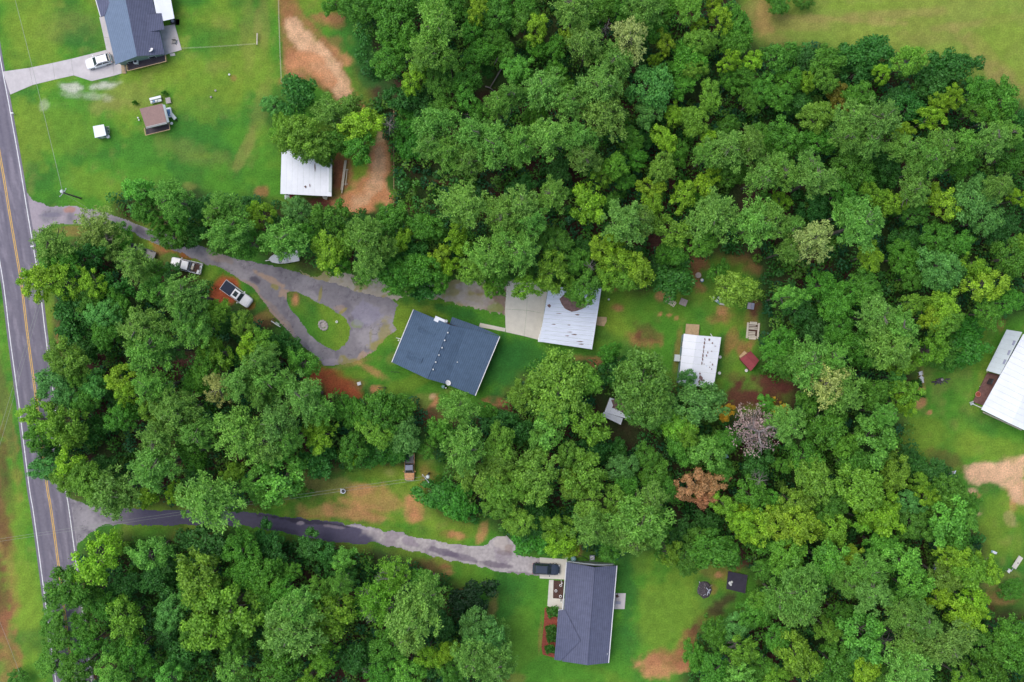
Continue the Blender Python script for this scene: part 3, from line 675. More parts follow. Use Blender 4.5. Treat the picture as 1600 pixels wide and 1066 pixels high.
part(fp, 'lamp', MB().lathe([(.12, 0), (.16, .1), (.05, .3)], 8, tuple(P(623, 532, 2.5))), M_WHITE)
fp.name = 'wall_lamp'

# centre shed with weathered metal roof
r = thing('metal_barn', 'open barn with rusty streaked white metal roof beside the concrete pad', 'barn', P(888, 500, 0))
A = P(857, 449, 2.9); B = P(843, 534, 2.6); C = P(924, 546, 2.6); D = P(939, 449, 2.9)
metal_roof(r, A, B, C, D, 14, M_GALV, 0.04, 0.07, 2)
gutter(r, D + Vector((.05, 0, 0)), C + Vector((.05, 0, 0)), M_METAL, 'fascia')
rnd = random.Random(5)
# rusted sheets seen at the upper end
pts = [(881,460),(893,459),(899,463),(904,470),(912,474),(914,481),(908,484),(900,486),(894,488),(888,484),(882,483),(877,476),(874,468)]
part(r, 'rust_patch', MB().slab(ccw([P(x + rnd.uniform(-1, 1), y + rnd.uniform(-1, 1), 2.98) for x, y in pts]), 0.03), M_RUST)
for (x, y, w_, h_) in ((902, 492, 4, 1.2), (918, 476, 5, 1), (897, 523, 5, 1), (886, 525, 4, .8), (906, 534, 6, .8), (908, 538, 5, .8), (865, 507, 4, .7), (889, 508, 3, .7), (890, 519, 5, .6), (873, 490, 5, .5), (858, 478, 3, 3), (925, 466, 5, 1.4)):
    q = [(x - w_, y - h_ * .3), (x + w_ * .2, y - h_), (x + w_, y), (x + w_ * .3, y + h_), (x - w_ * .4, y + h_ * .6)]
    part(r, 'rust_patch', MB().slab(ccw([P(a, b, 2.90 - (b - 449) / 90 * .3 + .065) for a, b in q]), 0.012), M_RUST)
ft = ccw(shrink([A, B, C, D], .35))
for p in ft: part(r, 'post', MB().tube([p, p + Vector((0, 0, 2.55))], .09, 6), M_WOOD)
walls(r, [ft[0], ft[1], ft[2], ft[3]], 2.5, M_WALLT, t=.1, skip=(0,))
b = P(847, 521, 0)
t = thing('tarp_bundle', 'white sheets piled along the left side of the rusty-roofed barn', 'sheeting', b)
for k in range(5):
    q = P(850 - k * 1.6, 509 + k * 5.5, .3 + .1 * (k % 2))
    part(t, 'sheet', MB().slab(ccw([q + Vector((-.35, -.35, .1)), q + Vector((.3, -.4, 0)), q + Vector((.4, .3, .12)), q + Vector((-.3, .38, 0))]), .05), M_METAL)
t = thing('plywood_sheet', 'tan plywood sheet at the right wall of the rusty-roofed barn', 'board', P(941, 502, 0))
part(t, 'board', MB().slab(ccw(Q((933, 495, .1), (948, 495.5, .1), (948, 502, .1), (944, 510, .1), (932, 508, .1))), .06), M_WOOD)

# white barn at the dirt loop
r = thing('white_barn', 'barn with bright white metal roof beside the orange dirt loop', 'barn', P(479, 268, 0))
A = P(440, 232, 3.2); B = P(438, 303, 3.0); C = P(518, 307, 3.0); D = P(519, 240, 3.2)
metal_roof(r, B, C, D, A, 9, M_METAL, 0.05, 0.03, 0)
part(r, 'trim_board', MB().slab(ccw(Q((514, 262, 3.2), (518.5, 262, 3.2), (518, 300, 3.15), (513.5, 300, 3.15))), .05), M_METALG)
ft = ccw(shrink([A, B, C, D], .5))
for p in ft: part(r, 'post', MB().tube([p, p + Vector((0, 0, 2.9))], .1, 6), M_WOOD)
walls(r, ft, 2.85, M_METALG, t=.1, skip=(0,))
for (x, y, w_, h_) in ((492, 262, 1, 8), (494, 252, 2, 4), (477, 292, 2, 2), (484, 290, .8, 3)):
    q = [(x - w_, y - h_ * .4), (x + w_ * .3, y - h_), (x + w_, y + .2 * h_), (x, y + h_)]
    part(r, 'leaf_litter', MB().slab(ccw([P(a, b, 3.19) for a, b in q]), 0.02), M_RUST)
t = thing('riding_mower', 'red mower with white hood parked under the lower edge of the bright white barn', 'mower', P(459, 309, 0))
c = P(459, 309, 0)
part(t, 'hood', MB().box(c.x - .9, c.x - .2, c.y - .3, c.y + .3, .3, .85), M_RED, bevel=.06)
part(t, 'seat', MB().box(c.x + .1, c.x + .5, c.y - .25, c.y + .25, .5, .9), M_DARK, bevel=.04)
part(t, 'deck', MB().box(c.x - .6, c.x + .5, c.y - .55, c.y + .55, .12, .3), M_RED, bevel=.04)
for dx in (-.6, .45):
    for s in (-1, 1): part(t, 'wheel', MB().tube([(c.x + dx, c.y + s * .4, .22), (c.x + dx, c.y + s * .58, .22)], .22, 10), M_TYRE)
t = thing('chest_freezer', 'white chest at the lower left corner of the bright white barn', 'chest', P(450, 308, 0))
c = P(450, 309, 0)
bx_ = part(t, 'box', MB().box(c.x - .4, c.x + .4, c.y - .35, c.y + .35, 0, .8), M_WHITE, bevel=.03)
part(t, 'lid', MB().box(c.x - .42, c.x + .42, c.y - .37, c.y + .37, .804, .9), M_METALG, bevel=.03)
t = thing('storage_box', 'cream wedge-shaped box at the lower right of the bright white barn', 'box', P(508, 310, 0))
part(t, 'box', MB().slab(ccw(Q((504, 307, .5), (512, 307, .5), (510, 312, .5), (505, 310, .5))), .5), M_PALEWOOD)
part(t, 'lid', MB().slab(ccw(Q((503.6, 306.6, .56), (512.3, 306.6, .56), (510.3, 312.4, .56), (504.7, 310.4, .56))), .05), M_CONC2)
for k, (a, b_, lab) in enumerate((((540, 251), (534, 302), 'long pale pipe rack lying beside the bright white barn'), ((542.5, 264), (540, 290), 'short pale pole right of the pipe rack by the white barn'))):
    t = thing('pipe_rack' if k == 0 else 'pole', lab, 'pipes', P(a[0], a[1], 0))
    if k == 0:
        for dx in (-1.2, 0, 1.2): part(t, 'pipe', MB().tube([P(a[0] + dx, a[1], .5), P(b_[0] + dx, b_[1] - abs(dx) * 4, .5)], .09, 6), M_PALEWOOD)
        for f in (.28, .72): part(t, 'crossbar', MB().tube([P(533 + (1 - f) * 4, 251 + 51 * f, .42), P(545 - f * 2, 251 + 51 * f, .42)], .06, 5), M_PALEWOOD)
    else:
        part(t, 'pole', MB().tube([P(*a, .4), P(*b_, .4)], .07, 6), M_PALEWOOD)
        for f in (.1, .9): part(t, 'stand', MB().tube([P(a[0] + (b_[0] - a[0]) * f, a[1] + (b_[1] - a[1]) * f, 0), P(a[0] + (b_[0] - a[0]) * f, a[1] + (b_[1] - a[1]) * f, .38)], .05, 5), M_PALEWOOD)

# trailer home
r = thing('trailer_home', 'white metal-roofed trailer home with litter stains and a small timber porch', 'trailer home', P(1092, 565, 0))
A = P(1068.5, 521.5, 2.9); B = P(1060, 600, 2.9); C = P(1115, 607, 2.9); D = P(1127, 527, 2.9)
M1 = P(1089, 524, 3.35); M2 = P(1078, 602, 3.35)
metal_roof(r, A, B, M2, M1, 7, M_METAL, .05, .05, 1)
metal_roof(r, M1 + Vector((.01, 0, 0)), M2 + Vector((.01, 0, 0)), C, D, 7, M_GALV if False else M_METAL, .05, .05, 1)
ft = ccw(shrink([A, B, C, D], .18))
walls(r, ft, 2.8, M_BLUEGREY, t=.12)
for i in range(4):
    for f in (.2, .5, .8):
        if (ft[i] - ft[(i + 1) % 4]).length > 5: window(r, ft[i], ft[(i + 1) % 4], f, 1.2, 2.1, .9)
rs = random.Random(3)
def litter(root, x, y, w_, h_, z, m=M_RUST, n=7, name='leaf_litter'):
    q = []
    for k in range(n):
        a = 2 * math.pi * k / n; f = rs.uniform(.45, 1.1)
        q.append(P(x + math.cos(a) * w_ * f, y + math.sin(a) * h_ * f, z))
    part(root, name, MB().slab(ccw(q), .02), m)
for k in range(7): litter(r, 1101.5 - k * .8, 530 + k * 6.3, 1.2, 3.6, 3.30, M_RUST)
for (x, y) in ((1108, 531), (1113, 536), (1118, 541), (1112, 549), (1117, 553), (1106, 551), (1104, 556), (1110, 566), (1113, 570), (1109, 574), (1104, 572), (1112, 577), (1100, 569)):
    litter(r, x, y, rs.uniform(.8, 2), rs.uniform(.6, 2.6), 3.18, M_GALV if rs.random() < .3 else M_RUST, 6)
for (x, y, a, b) in ((1095, 590, 3.2, 4.4), (1093, 597, 3, 4), (1098, 594, 4, 1.5), (1108, 603, 4, 1), (1094, 584, 1.5, 2)): litter(r, x, y, a, b, 3.32, M_RUST, 9)
part(r, 'air_conditioner', MB().slab(ccw(Q((1054.5, 554, 1.6), (1063, 554.5, 1.6), (1062.5, 565, 1.6), (1053.5, 564.5, 1.6))), .7), M_METALG, bevel=.03)
pr = part(r, 'porch', MB().slab(ccw(Q((1072, 506, .5), (1093, 507.5, .5), (1091.5, 525, .5), (1070.5, 523, .5))), .08), M_WOOD)
a0, a1, b1, b0 = Q((1072, 506, .505), (1093, 507.5, .505), (1091.5, 525, .505), (1070.5, 523, .505))
for k in range(13):
    f0, f1 = k / 13 + .006, (k + 1) / 13 - .006
    part(pr, 'deck_board', MB().slab(ccw([a0.lerp(b0, f0), a1.lerp(b1, f0), a1.lerp(b1, f1), a0.lerp(b0, f1)]) if True else [], .0035) if False else MB().slab(ccw([x + Vector((0, 0, .045)) for x in (a0.lerp(b0, f0), a1.lerp(b1, f0), a1.lerp(b1, f1), a0.lerp(b0, f1))]), .04), M_WOOD)
t = thing('white_pipe', 'short white pipe sticking out at the upper edge of the trailer home', 'pipe', P(1112, 524, 2))
part(t, 'pipe', MB().tube([P(1110, 521.5, 2.2), P(1113, 526, 2.2)], .07, 6), M_WHITE); part(t, 'bracket', MB().tube([P(1113, 526, 2.2), P(1113.5, 527, 2.6)], .03, 5), M_WHITE)
for (x, y, lab) in ((1124.5, 558, 'small white bucket halfway along the right wall of the trailer home'), (1123.5, 583, 'white bucket near the lower right corner of the trailer home'), (1165.5, 579, 'white bucket at the lower left of the red-roofed shed')):
    t = thing('bucket', lab, 'bucket', P(x, y, 0)); c = P(x, y, 0)
    part(t, 'pail', MB().lathe([(.22, 0), (.27, .42)], 10, tuple(c)), M_WHITE); part(t, 'handle', MB().tube([c + Vector((-.27, 0, .42)), c + Vector((0, .1, .55)), c + Vector((.27, 0, .42))], .015, 4), M_CHROME)

# red shed, slatted frame, small carts
r = thing('red_shed', 'small shed with faded red gable roof and tan porch edge', 'shed', P(1171, 564, 0))
A = P(1173, 548.5, 2.1); B = P(1186, 563, 2.1); C = P(1173, 580, 2.1); D = P(1156, 561, 2.1); m1 = (A + D) / 2 + Vector((0, 0, .5)); m2 = (B + C) / 2 + Vector((0, 0, .5))
part(r, 'roof', MB().slab(ccw([A, B, m2, m1]), .07), M_REDROOF)
part(r, 'roof', MB().slab(ccw([m1 + Vector((-.01, -.01, 0)), m2 + Vector((-.01, -.01, 0)), C, D]), .07), M_REDROOF)
ft = ccw(shrink([A, B, C, D], .2)); walls(r, ft, 2.0, M_WALLB, t=.08)
part(r, 'ramp', MB().slab(ccw(Q((1163, 548.5, .5), (1168, 552, .5), (1158, 561, .5), (1155, 557, .5))), .12), M_WOOD)
r = thing('slatted_deck_frame', 'pale timber frame with dark gaps between its slats near the trailer home', 'timber frame', P(1176, 517, 0))
q = Q((1169, 504, .25), (1186, 505, .25), (1184, 529.5, .25), (1167, 528.5, .25))
for i, nm in ((0, 'end_rail'), (1, 'side_rail'), (2, 'end_rail'), (3, 'side_rail')):
    a, b = q[i], q[(i + 1) % 4]; d = (b - a).normalized(); n = Vector((-d.y, d.x, 0)) * .16
    if nm == 'end_rail': a = a + d * .33; b = b - d * .33
    part(r, nm, MB().slab(ccw([a + n, b + n, b - n, a - n]), .15), M_PALEWOOD)
part(r, 'underlay', MB().slab(ccw(Q((1170, 505.5, .08), (1184.5, 506.5, .08), (1183, 528, .08), (1168.5, 527, .08))), .05), M_BROWNMULCH)
rr_ = random.Random(8)
for k in range(9):
    f = (k + .9) / 10
    a = q[0].lerp(q[3], f); b = q[1].lerp(q[2], f); ff = rr_.choice([1, 1, .55, .8]); 
    if k == 4: continue
    a = a.lerp(b, .11); b = a.lerp(b, .87 * ff)
    h_ = rr_.uniform(.06, .12)
    part(r, 'slat', MB().slab(ccw([a + Vector((0, h_, -.03)), b + Vector((0, h_, -.03)), b - Vector((0, h_, .03)), a - Vector((0, h_, .03))]), .05), M_PALEWOOD)
def table(label, x, y, w, d, rz, h, m, name='table', n=4, cat='table'):
    t = thing(name, label, cat, P(x, y, 0), math.radians(rz))
    for k in range(n):
        y0 = -d / 2 + k * d / n
        part(t, 'board', MB().box(-w / 2, w / 2, y0 + .01, y0 + d / n - .01, h - .05, h), m, local=True)
    for sx in (-1, 1):
        for sy in (-1, 1): part(t, 'leg', MB().box(sx * (w / 2 - .12) - .04, sx * (w / 2 - .12) + .04, sy * (d / 2 - .1) - .04, sy * (d / 2 - .1) + .04, 0, h - .052), m, local=True)
    return t
table('square weathered timber table near the pallet, left of the leaning white tarp', 1067, 472.5, 1.25, 1.15, -22, .7, mat('weathered_timber', (.40, .33, .32), .85, .2, 3), 'timber_table', 5)
t = thing('broken_pallet', 'broken pale pallet of scattered slats on dirt, left of the square table', 'pallet', P(1048, 472, 0), math.radians(-35))
for k in range(7): 
    x = -.75 + k * .25; part(t, 'slat', MB().box(x, x + .15, -.6 + rr_.uniform(-.1, .2), .6 + rr_.uniform(-.2, .1), .1 + .004 * k, .13 + .004 * k), M_PALEWOOD, local=True)
for y_ in (-.4, 0, .4): part(t, 'runner', MB().box(-.8, .8, y_ - .05, y_ + .05, 0, .098), M_PALEWOOD, local=True)
t = thing('utility_cart', 'grey cart with two-part deck at the wood edge right of the pale crown', 'cart', P(1172, 478, 0), math.radians(-8))
part(t, 'deck', MB().box(-.55, .05, -.6, .5, .5, .58), mat('mauve_grey_paint', (.40, .36, .42), .7, .15, 3), local=True)
part(t, 'deck', MB().box(.07, .6, -.6, .5, .52, .60), M_CARG, local=True)
part(t, 'tray', MB().box(-.5, .55, -.5, .45, .3, .49), M_DARK, local=True)
for sx in (-1, 1):
    for sy in (-1, 1): part(t, 'wheel', MB().tube([(sx * .4, sy * .5 - .05, .2), (sx * .4, sy * .5 + .08, .2)], .2, 10), M_TYRE, local=True)
t = thing('leaning_panels', 'white tilted panels half hidden under the pale crown right of the square table', 'panels', P(1120, 470, 0))
for (x, y, w_, h_, a, m_) in ((1117, 468, 5, 2.2, 35, M_METAL), (1121, 471, 5, 2, 35, M_TEAL), (1128, 475, 4, 1.6, 10, M_WHITE), (1124, 466, 3, 1.4, 30, M_METAL)):
    q = []
    for sx, sy in ((-1, -1), (1, -1), (1, 1), (-1, 1)):
        ca, sa = math.cos(math.radians(a)), math.sin(math.radians(a))
        q.append(P(x + sx * w_ * ca - sy * h_ * sa, y + sx * w_ * sa + sy * h_ * ca, .5 + .2 * sy))
    part(t, 'panel', MB().slab(ccw(q), .05), m_)
t = thing('round_table', 'round beige table on bare dirt left of the blue barrel', 'table', P(1090, 430, 0)); c = P(1090, 430.5, 0)
part(t, 'top', MB().lathe([(.48, .68), (.5, .7), (.5, .74)], 18, tuple(c)), mat('beige_plastic', (.50, .40, .36), .6, .1)); part(t, 'pedestal', MB().lathe([(.25, 0), (.08, .1), (.08, .678)], 8, tuple(c)), M_DARK)
t = thing('barrel', 'blue and white barrel on the dirt below the round beige table', 'barrel', P(1096, 438, 0)); c = P(1096, 438.5, 0)
part(t, 'drum', MB().lathe([(.3, 0), (.33, .3), (.33, .6), (.3, .85)], 14, tuple(c)), M_BLUE); part(t, 'lid', MB().lathe([(.24, .854), (.24, .9)], 12, tuple(c + Vector((-.05, .05, 0)))), M_WHITE)

# small white shed in the trees
r = thing('lean_to_shed', 'small ragged white-roofed shed with lean-to among dark trees', 'shed', P(962, 645, 0))
A = P(953, 621.5, 2.7); B = P(944.5, 644, 2.5); C = P(985, 656, 2.5); D = P(995, 634, 2.7)
metal_roof(r, B, C, D, A, 5, M_METAL, .04, .05, 2)
part(r, 'rust_patch', MB().slab(ccw([P(x, y, 2.76) for x, y in ((955, 625), (958, 634), (956, 637), (964, 640), (972, 644), (976, 647), (990, 652), (996, 634), (970, 622))]), .02), M_RUST)
metal_roof(r, P(940, 649.5, 2.0), P(970, 664, 2.0), P(973.5, 653.5, 2.4), P(943.5, 643.5, 2.4), 4, M_METAL, .04, .05, 2)
ft = ccw(shrink([A, B, C, D], .2)); walls(r, ft, 2.35, M_WALLT, t=.08)
t = thing('tarp', 'small dark teal tarp corner showing between crowns right of the ragged white shed', 'tarp', P(1130, 714, 0))
part(t, 'sheet', MB().slab(ccw(Q((1124, 712, 3), (1136, 709, 3), (1139, 715, 2.9), (1128, 718, 2.9))), .04), M_TEAL)
part(t, 'pole', MB().tube([P(1130, 714, 0), P(1130, 714, 2.88)], .04, 5), M_CHROME)
part(t, 'sheet', MB().slab(ccw(Q((1126, 717, 2.8), (1136, 715, 2.8), (1138, 719, 2.5), (1128, 721, 2.5))), .04), M_DARK)

# bottom house
r = thing('long_house', 'long house with grey-violet shingle roof and covered porch at bottom', 'house', P(918, 955, 0))
eT, eB = P(964, 884, 2.7), P(951, 1036, 2.7)
gT, gB = P(929, 886.5, 4.3), P(918, 1039.5, 4.3)
lT, lM, lB = P(885, 878.5, 2.7), P(879, 953, 2.7), P(878, 1033.5, 2.7)
part(r, 'roof', MB().slab(ccw([gT, gB, eB, eT]), .15), M_SHINGLE2)
part(r, 'roof', MB().slab(ccw([lT, lB, gB - Vector((.01, 0, 0)), gT - Vector((.01, 0, 0))]), .15), M_SHINGLE2)
# the projecting room: cross gable running to the left
n1 = P(872.5, 953.5, 2.68); n2 = P(866, 1031, 2.68); nr = P(869, 998, 3.55); ni = P(907, 1001, 4.02); v1 = P(883, 953, 2.92); v2 = P(876, 1032.6, 2.8)
part(r, 'gable_roof', MB().slab(ccw([n1, v1, ni, nr]), .08), M_SHINGLE2)
part(r, 'gable_roof', MB().slab(ccw([nr - Vector((0, .01, 0)), ni - Vector((0, .01, 0)), v2, n2]), .08), M_SHINGLE2)
part(r, 'ridge_cap', MB().tube([gT + Vector((0, 0, .03)), gB + Vector((0, 0, .03))], .08, 5), M_SHINGLE2)
gutter(r, eB, eT); gutter(r, lM, lT); gutter(r, n1, lM)
ft = [P(881, 884, 0), P(881 - 10, 955, 0), P(866, 1016, 0), P(931, 1018, 0), P(943, 888, 0)]
k0 = [P(887, 875, 0), P(880, 951, 0), P(872, 951.5, 0), P(867, 1022, 0), P(946, 1026, 0), P(959, 880, 0)]
ww = walls(r, k0, 2.55, M_WALL, t=.18)
# gable ends (walls up to the roof slope)
for (a, b, g) in ((P(887, 877, 2.56), P(958, 881.5, 2.56), P(929, 884, 4.05)), (P(886, 1028, 2.56), P(944, 1029, 2.56), P(917, 1031, 4.05))):
    a.z = b.z = 2.56
    m_ = MB(); g2 = Vector((g.x, (a.y + b.y) / 2, 4.05)); th = Vector((0, -.12, 0))
    m_.add([a, b, g2, a + th, b + th, g2 + th], [(0, 1, 2), (5, 4, 3), (0, 3, 4, 1), (1, 4, 5, 2), (2, 5, 3, 0)])
    part(r, 'gable_end', m_, M_WALL)
kk = ccw([Vector((p[0], p[1], 0)) for p in k0])
for i in range(len(kk)):
    L_ = (kk[i] - kk[(i + 1) % len(kk)]).length
    if L_ > 5:
        for f in ([.2, .5, .8] if L_ > 9 else [.3, .7]): window(r, kk[i], kk[(i + 1) % len(kk)], f, 1.0, 2.1, 1.1)
for (x, y) in ((877, 907), (876, 936)): part(r, 'porch_post', MB().box(P(x, y).x - .08, P(x, y).x + .08, P(x, y).y - .08, P(x, y).y + .08, 0, 2.5), M_WHITE)
for (x, y) in ((920.5, 1018), (949, 1022)): part(r, 'vent_pipe', MB().tube([P(x, y, 2.9), P(x, y, 4.1 if x < 930 else 3.1)], .07, 6), M_CHROME)
o = MB().slab(ccw(Q((865, 907, .055), (881, 908, .055), (879.5, 936, .055), (864, 935, .055))), .1).build('porch_mulch_bed', M_BROWNMULCH); o['kind'] = 'structure'
for (x, y, lab) in ((876, 914, 'upper white planter on the brown bed by the porch of the long house'), (868.5, 922.5, 'leftmost white planter on the brown porch bed of the long house'), (875.5, 931, 'lower white planter on the brown porch bed of the long house')):
    t = thing('planter', lab, 'planter', P(x, y, 0)); c = P(x, y, 0)
    part(t, 'pot', MB().lathe([(.14, .06), (.2, .2), (.24, .5), (.18, .52)], 10, tuple(c)), M_WHITE); part(t, 'soil', MB().lathe([(.15, .521), (.14, .54)], 8, tuple(c)), M_BROWNMULCH)
o = MB().slab(ccw(Q((851, 950, .03), (862, 948, .03), (874, 953, .03), (866, 1028, .03), (848, 1023, .03), (846, 1012, .03), (850, 970, .03))), .06).build('red_mulch_bed', M_MULCH); o['kind'] = 'structure'
t = thing('green_box', 'square sage-green utility box above the concrete of the long house', 'utility box', P(884, 868, 0)); c = P(884, 868, 0)
bx_ = part(t, 'cabinet', MB().box(c.x - .38, c.x + .38, c.y - .38, c.y + .38, 0, .8), M_GREENBOX, bevel=.03); part(t, 'lid', MB().box(c.x - .41, c.x + .41, c.y - .41, c.y + .41, .804, .86), M_GREENBOX, bevel=.02)
t = thing('propane_tank', 'pale round tank by the upper gable wall of the long house', 'tank', P(895, 873, 0)); c = P(896, 872.5, 0)
part(t, 'tank', MB().lathe([(.42, 0), (.47, .2), (.47, .7), (.35, .9), (.12, .98)], 16, tuple(c)), M_TEAL, smooth=False); part(t, 'valve', MB().lathe([(.08, .98), (.08, 1.1)], 8, tuple(c)), M_CHROME)
t = thing('air_conditioner', 'square air conditioner with round fan above the long house', 'air conditioner', P(925, 870, 0)); c = P(925, 870.5, 0)
part(t, 'casing', MB().box(c.x - .4, c.x + .4, c.y - .4, c.y + .4, 0, .75), M_CARG, bevel=.03)
f_ = part(t, 'fan_ring', MB().lathe([(.32, .755), (.32, .8), (.26, .81)], 16, tuple(c)), M_WHITE)
for k in range(4):
    a = math.pi / 2 * k + .3; part(f_, 'blade', MB().slab(ccw([c + Vector((math.cos(a + d) * q_, math.sin(a + d) * q_, .83)) for d, q_ in ((0, .06), (0, .25), (.7, .25), (.7, .06))]), .012), M_DARK)
t = thing('hose', 'dark garden hose curving above the long house between tank and fan unit', 'hose', P(910, 869, 0))
hp = resample([(888, 872), (894, 869), (902, 868), (912, 870), (921, 876)], 2)
part(t, 'hose', MB().tube([P(x, y, .06) for x, y in hp], .05, 5), M_DARK); part(t, 'nozzle', MB().tube([P(921, 876, .06), P(922.5, 877.5, .06)], .07, 5), M_CHROME)
table('small dark bench on the back patio of the long house', 965.5, 941, .85, .5, -5, .45, M_CARG, 'bench', 3, 'bench')
t = thing('folding_chair', 'dark splayed chair at the upper left of the back patio of the long house', 'chair', P(964, 931, 0), .5)
part(t, 'seat', MB().box(-.22, .22, -.22, .22, .42, .46), M_BROWNMULCH, local=True); part(t, 'backrest', MB().box(-.22, .22, .2, .24, .5, .9), M_BROWNMULCH, local=True)
for sx in (-1, 1):
    for sy in (-1, 1): part(t, 'leg', MB().tube([(sx * .18, sy * .18, .42), (sx * .34, sy * .34, 0)], .025, 5), M_DARK, local=True)

# top-left house
r = thing('ranch_house', 'house with pale left and dark right roof slopes at the top left', 'house', P(205, 40, 0))
top = -110
gT, gB = P(174, top, 5.0), P(214, 88, 5.0)
lT, lB = P(131, top, 2.8), P(180.5, 101, 2.8)
def lx(y): return 131 + (y - top) / (101 - top) * (180.5 - 131)
eB = P(257.5, 85, 2.8); e2 = P(249.5, 51, 2.8); eT = P(214, top, 2.8)
part(r, 'roof', MB().slab(ccw([lT, lB, gB, gT]), .16), M_SHINGLE_SKYLIT)
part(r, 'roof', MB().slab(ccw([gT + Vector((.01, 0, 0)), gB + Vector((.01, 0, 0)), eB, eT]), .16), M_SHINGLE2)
part(r, 'porch_roof', MB().slab(ccw(Q((229, 23, 3.75), (252, 20.5, 2.95), (257, 46, 2.95), (231, 50, 3.75))), .12), M_SHINGLE2)
part(r, 'garage_roof', MB().slab(ccw([P(141, -60, 2.9), P(149, 0, 2.9), P(156.5, 26.5, 2.9), P(163, 25, 2.95), P(176, -8, 4.0), P(165, -60, 4.0)]), .12), M_SHINGLE2)
gutter(r, P(157, 26, 2.9), P(149, -2, 2.9))
part(r, 'metal_roof', MB().slab(ccw(Q((236, -20, 2.9), (263, -22, 2.6), (272.5, 29, 2.6), (254.5, 33, 2.85), (252, 20.5, 2.85), (244, 21, 2.9))), .06), M_METAL)
k0 = [P(172, 8, 0), P(186, 84, 0), P(253, 69, 0), P(244, 8, 0)]
k0 = [P(160, -60, 0), P(193, 104, 0), P(259, 89, 0), P(228, -75, 0)]
walls(r, k0, 2.65, M_WALLG, t=.18)
a, b = k0[1].copy(), k0[2].copy(); a.z = b.z = 2.66; g2 = (a + b) / 2 + Vector((0.0, 0.0, 2.0)); g2 = a.lerp(b, .5); g2.z = 4.7
dd_ = (b - a).normalized(); nr_ = Vector((-dd_.y, dd_.x, 0)) * .12
m_ = MB().add([a, b, g2, a + nr_, b + nr_, g2 + nr_], [(0, 1, 2), (5, 4, 3), (0, 3, 4, 1), (1, 4, 5, 2), (2, 5, 3, 0)]); part(r, 'gable_end', m_, M_WALLG)
kk = ccw([Vector((p[0], p[1], 0)) for p in k0])
for i in range(4):
    for f in (.25, .75): window(r, kk[i], kk[(i + 1) % 4], f, 1.0, 2.1, 1.2)
t_ = P(238, 80, 3.4); dish(r, t_, .42, 2.2)
# its dark deck
r2 = part(r, 'deck', MB().slab(ccw(Q((198, 99.5, .9), (258, 86, .9), (259, 95.5, .9), (199, 110.5, .9))), .12), M_DECK)
q0, q1, q2, q3 = Q((198, 99.5, 1.0), (258, 86, 1.0), (259, 95.5, 1.0), (199, 110.5, 1.0))
for k in range(22):
    f0, f1 = k / 22 + .002, (k + 1) / 22 - .002
    part(r2, 'deck_board', MB().slab(ccw([q0.lerp(q1, f0), q0.lerp(q1, f1), q3.lerp(q2, f1), q3.lerp(q2, f0)]), .04), M_DECK)
for (a, b) in (((199, 111, 1.9), (259.5, 96, 1.9)), ((259.5, 96, 1.9), (258, 86, 1.9)), ((199, 111, 1.9), (197.5, 101, 1.9))):
    a, b = P(*a), P(*b); part(r2, 'rail', MB().tube([a, b], .07, 4), M_WOOD)
    for f in np.linspace(0, 1, 7):
        p = a.lerp(b, float(f)); part(r2, 'baluster', MB().tube([p - Vector((0, 0, .95)), p - Vector((0, 0, .075))], .03, 4), M_WOOD)
st = part(r, 'stairs', MB().box(P(191, 104).x, P(197.5, 104).x, P(193, 115).y, P(193, 103).y, .02, .1), M_PALEWOOD)
for k in range(6):
    y0 = P(0, 103.5 + k * 2).y
    part(st, 'tread', MB().box(P(191.5, 0).x, P(197, 0).x, y0 - .2, y0, .75 - k * .12, .8 - k * .12), M_WOOD)
t = thing('grill', 'white-edged grill on the dark deck of the house at top left', 'grill', P(217, 100, 1.1)); c = P(217, 100, 0)
part(t, 'body', MB().box(c.x - .4, c.x + .35, c.y - .35, c.y + .35, 1.0, 1.8), M_WHITE, bevel=.08); part(t, 'grate', MB().box(c.x - .25, c.x + .2, c.y - .22, c.y + .18, 1.805, 1.84), M_DARK)
t = thing('patio_chairs', 'dark bare-framed lounge chair on the concrete patio at top left', 'chair', P(273, 66, .12)); c = P(273, 66, .12); t.name = 'lounge_chair'
part(t, 'seat', MB().box(c.x - .3, c.x + .3, c.y - .25, c.y + .25, .5, .54), M_CARK)
for k in range(4):
    a = math.pi / 2 * k + .6; part(t, 'leg', MB().tube([c + Vector((0, 0, .37)), c + Vector((math.cos(a) * .6, math.sin(a) * .6, 0))], .04, 5), M_CARK)
part(t, 'backrest', MB().box(c.x - .32, c.x + .3, c.y + .26, c.y + .32, .5, 1.0), M_CARK)
t = thing('heat_pump', 'grey heat pump between the white metal roof and the patio at top left', 'heat pump', P(268, 34, 0)); c = P(272, 34.5, .1)
part(t, 'casing', MB().box(c.x - .45, c.x + .35, c.y - .4, c.y + .4, .0, .8), M_DARK, bevel=.03); part(t, 'grille', MB().lathe([(.28, .805), (.26, .84)], 12, (c.x - .05, c.y, 0)), M_CARG)
part(t, 'pad', MB().box(c.x - .5, c.x + .9, c.y - .5, c.y + .5, -.05, .0), M_CONC)

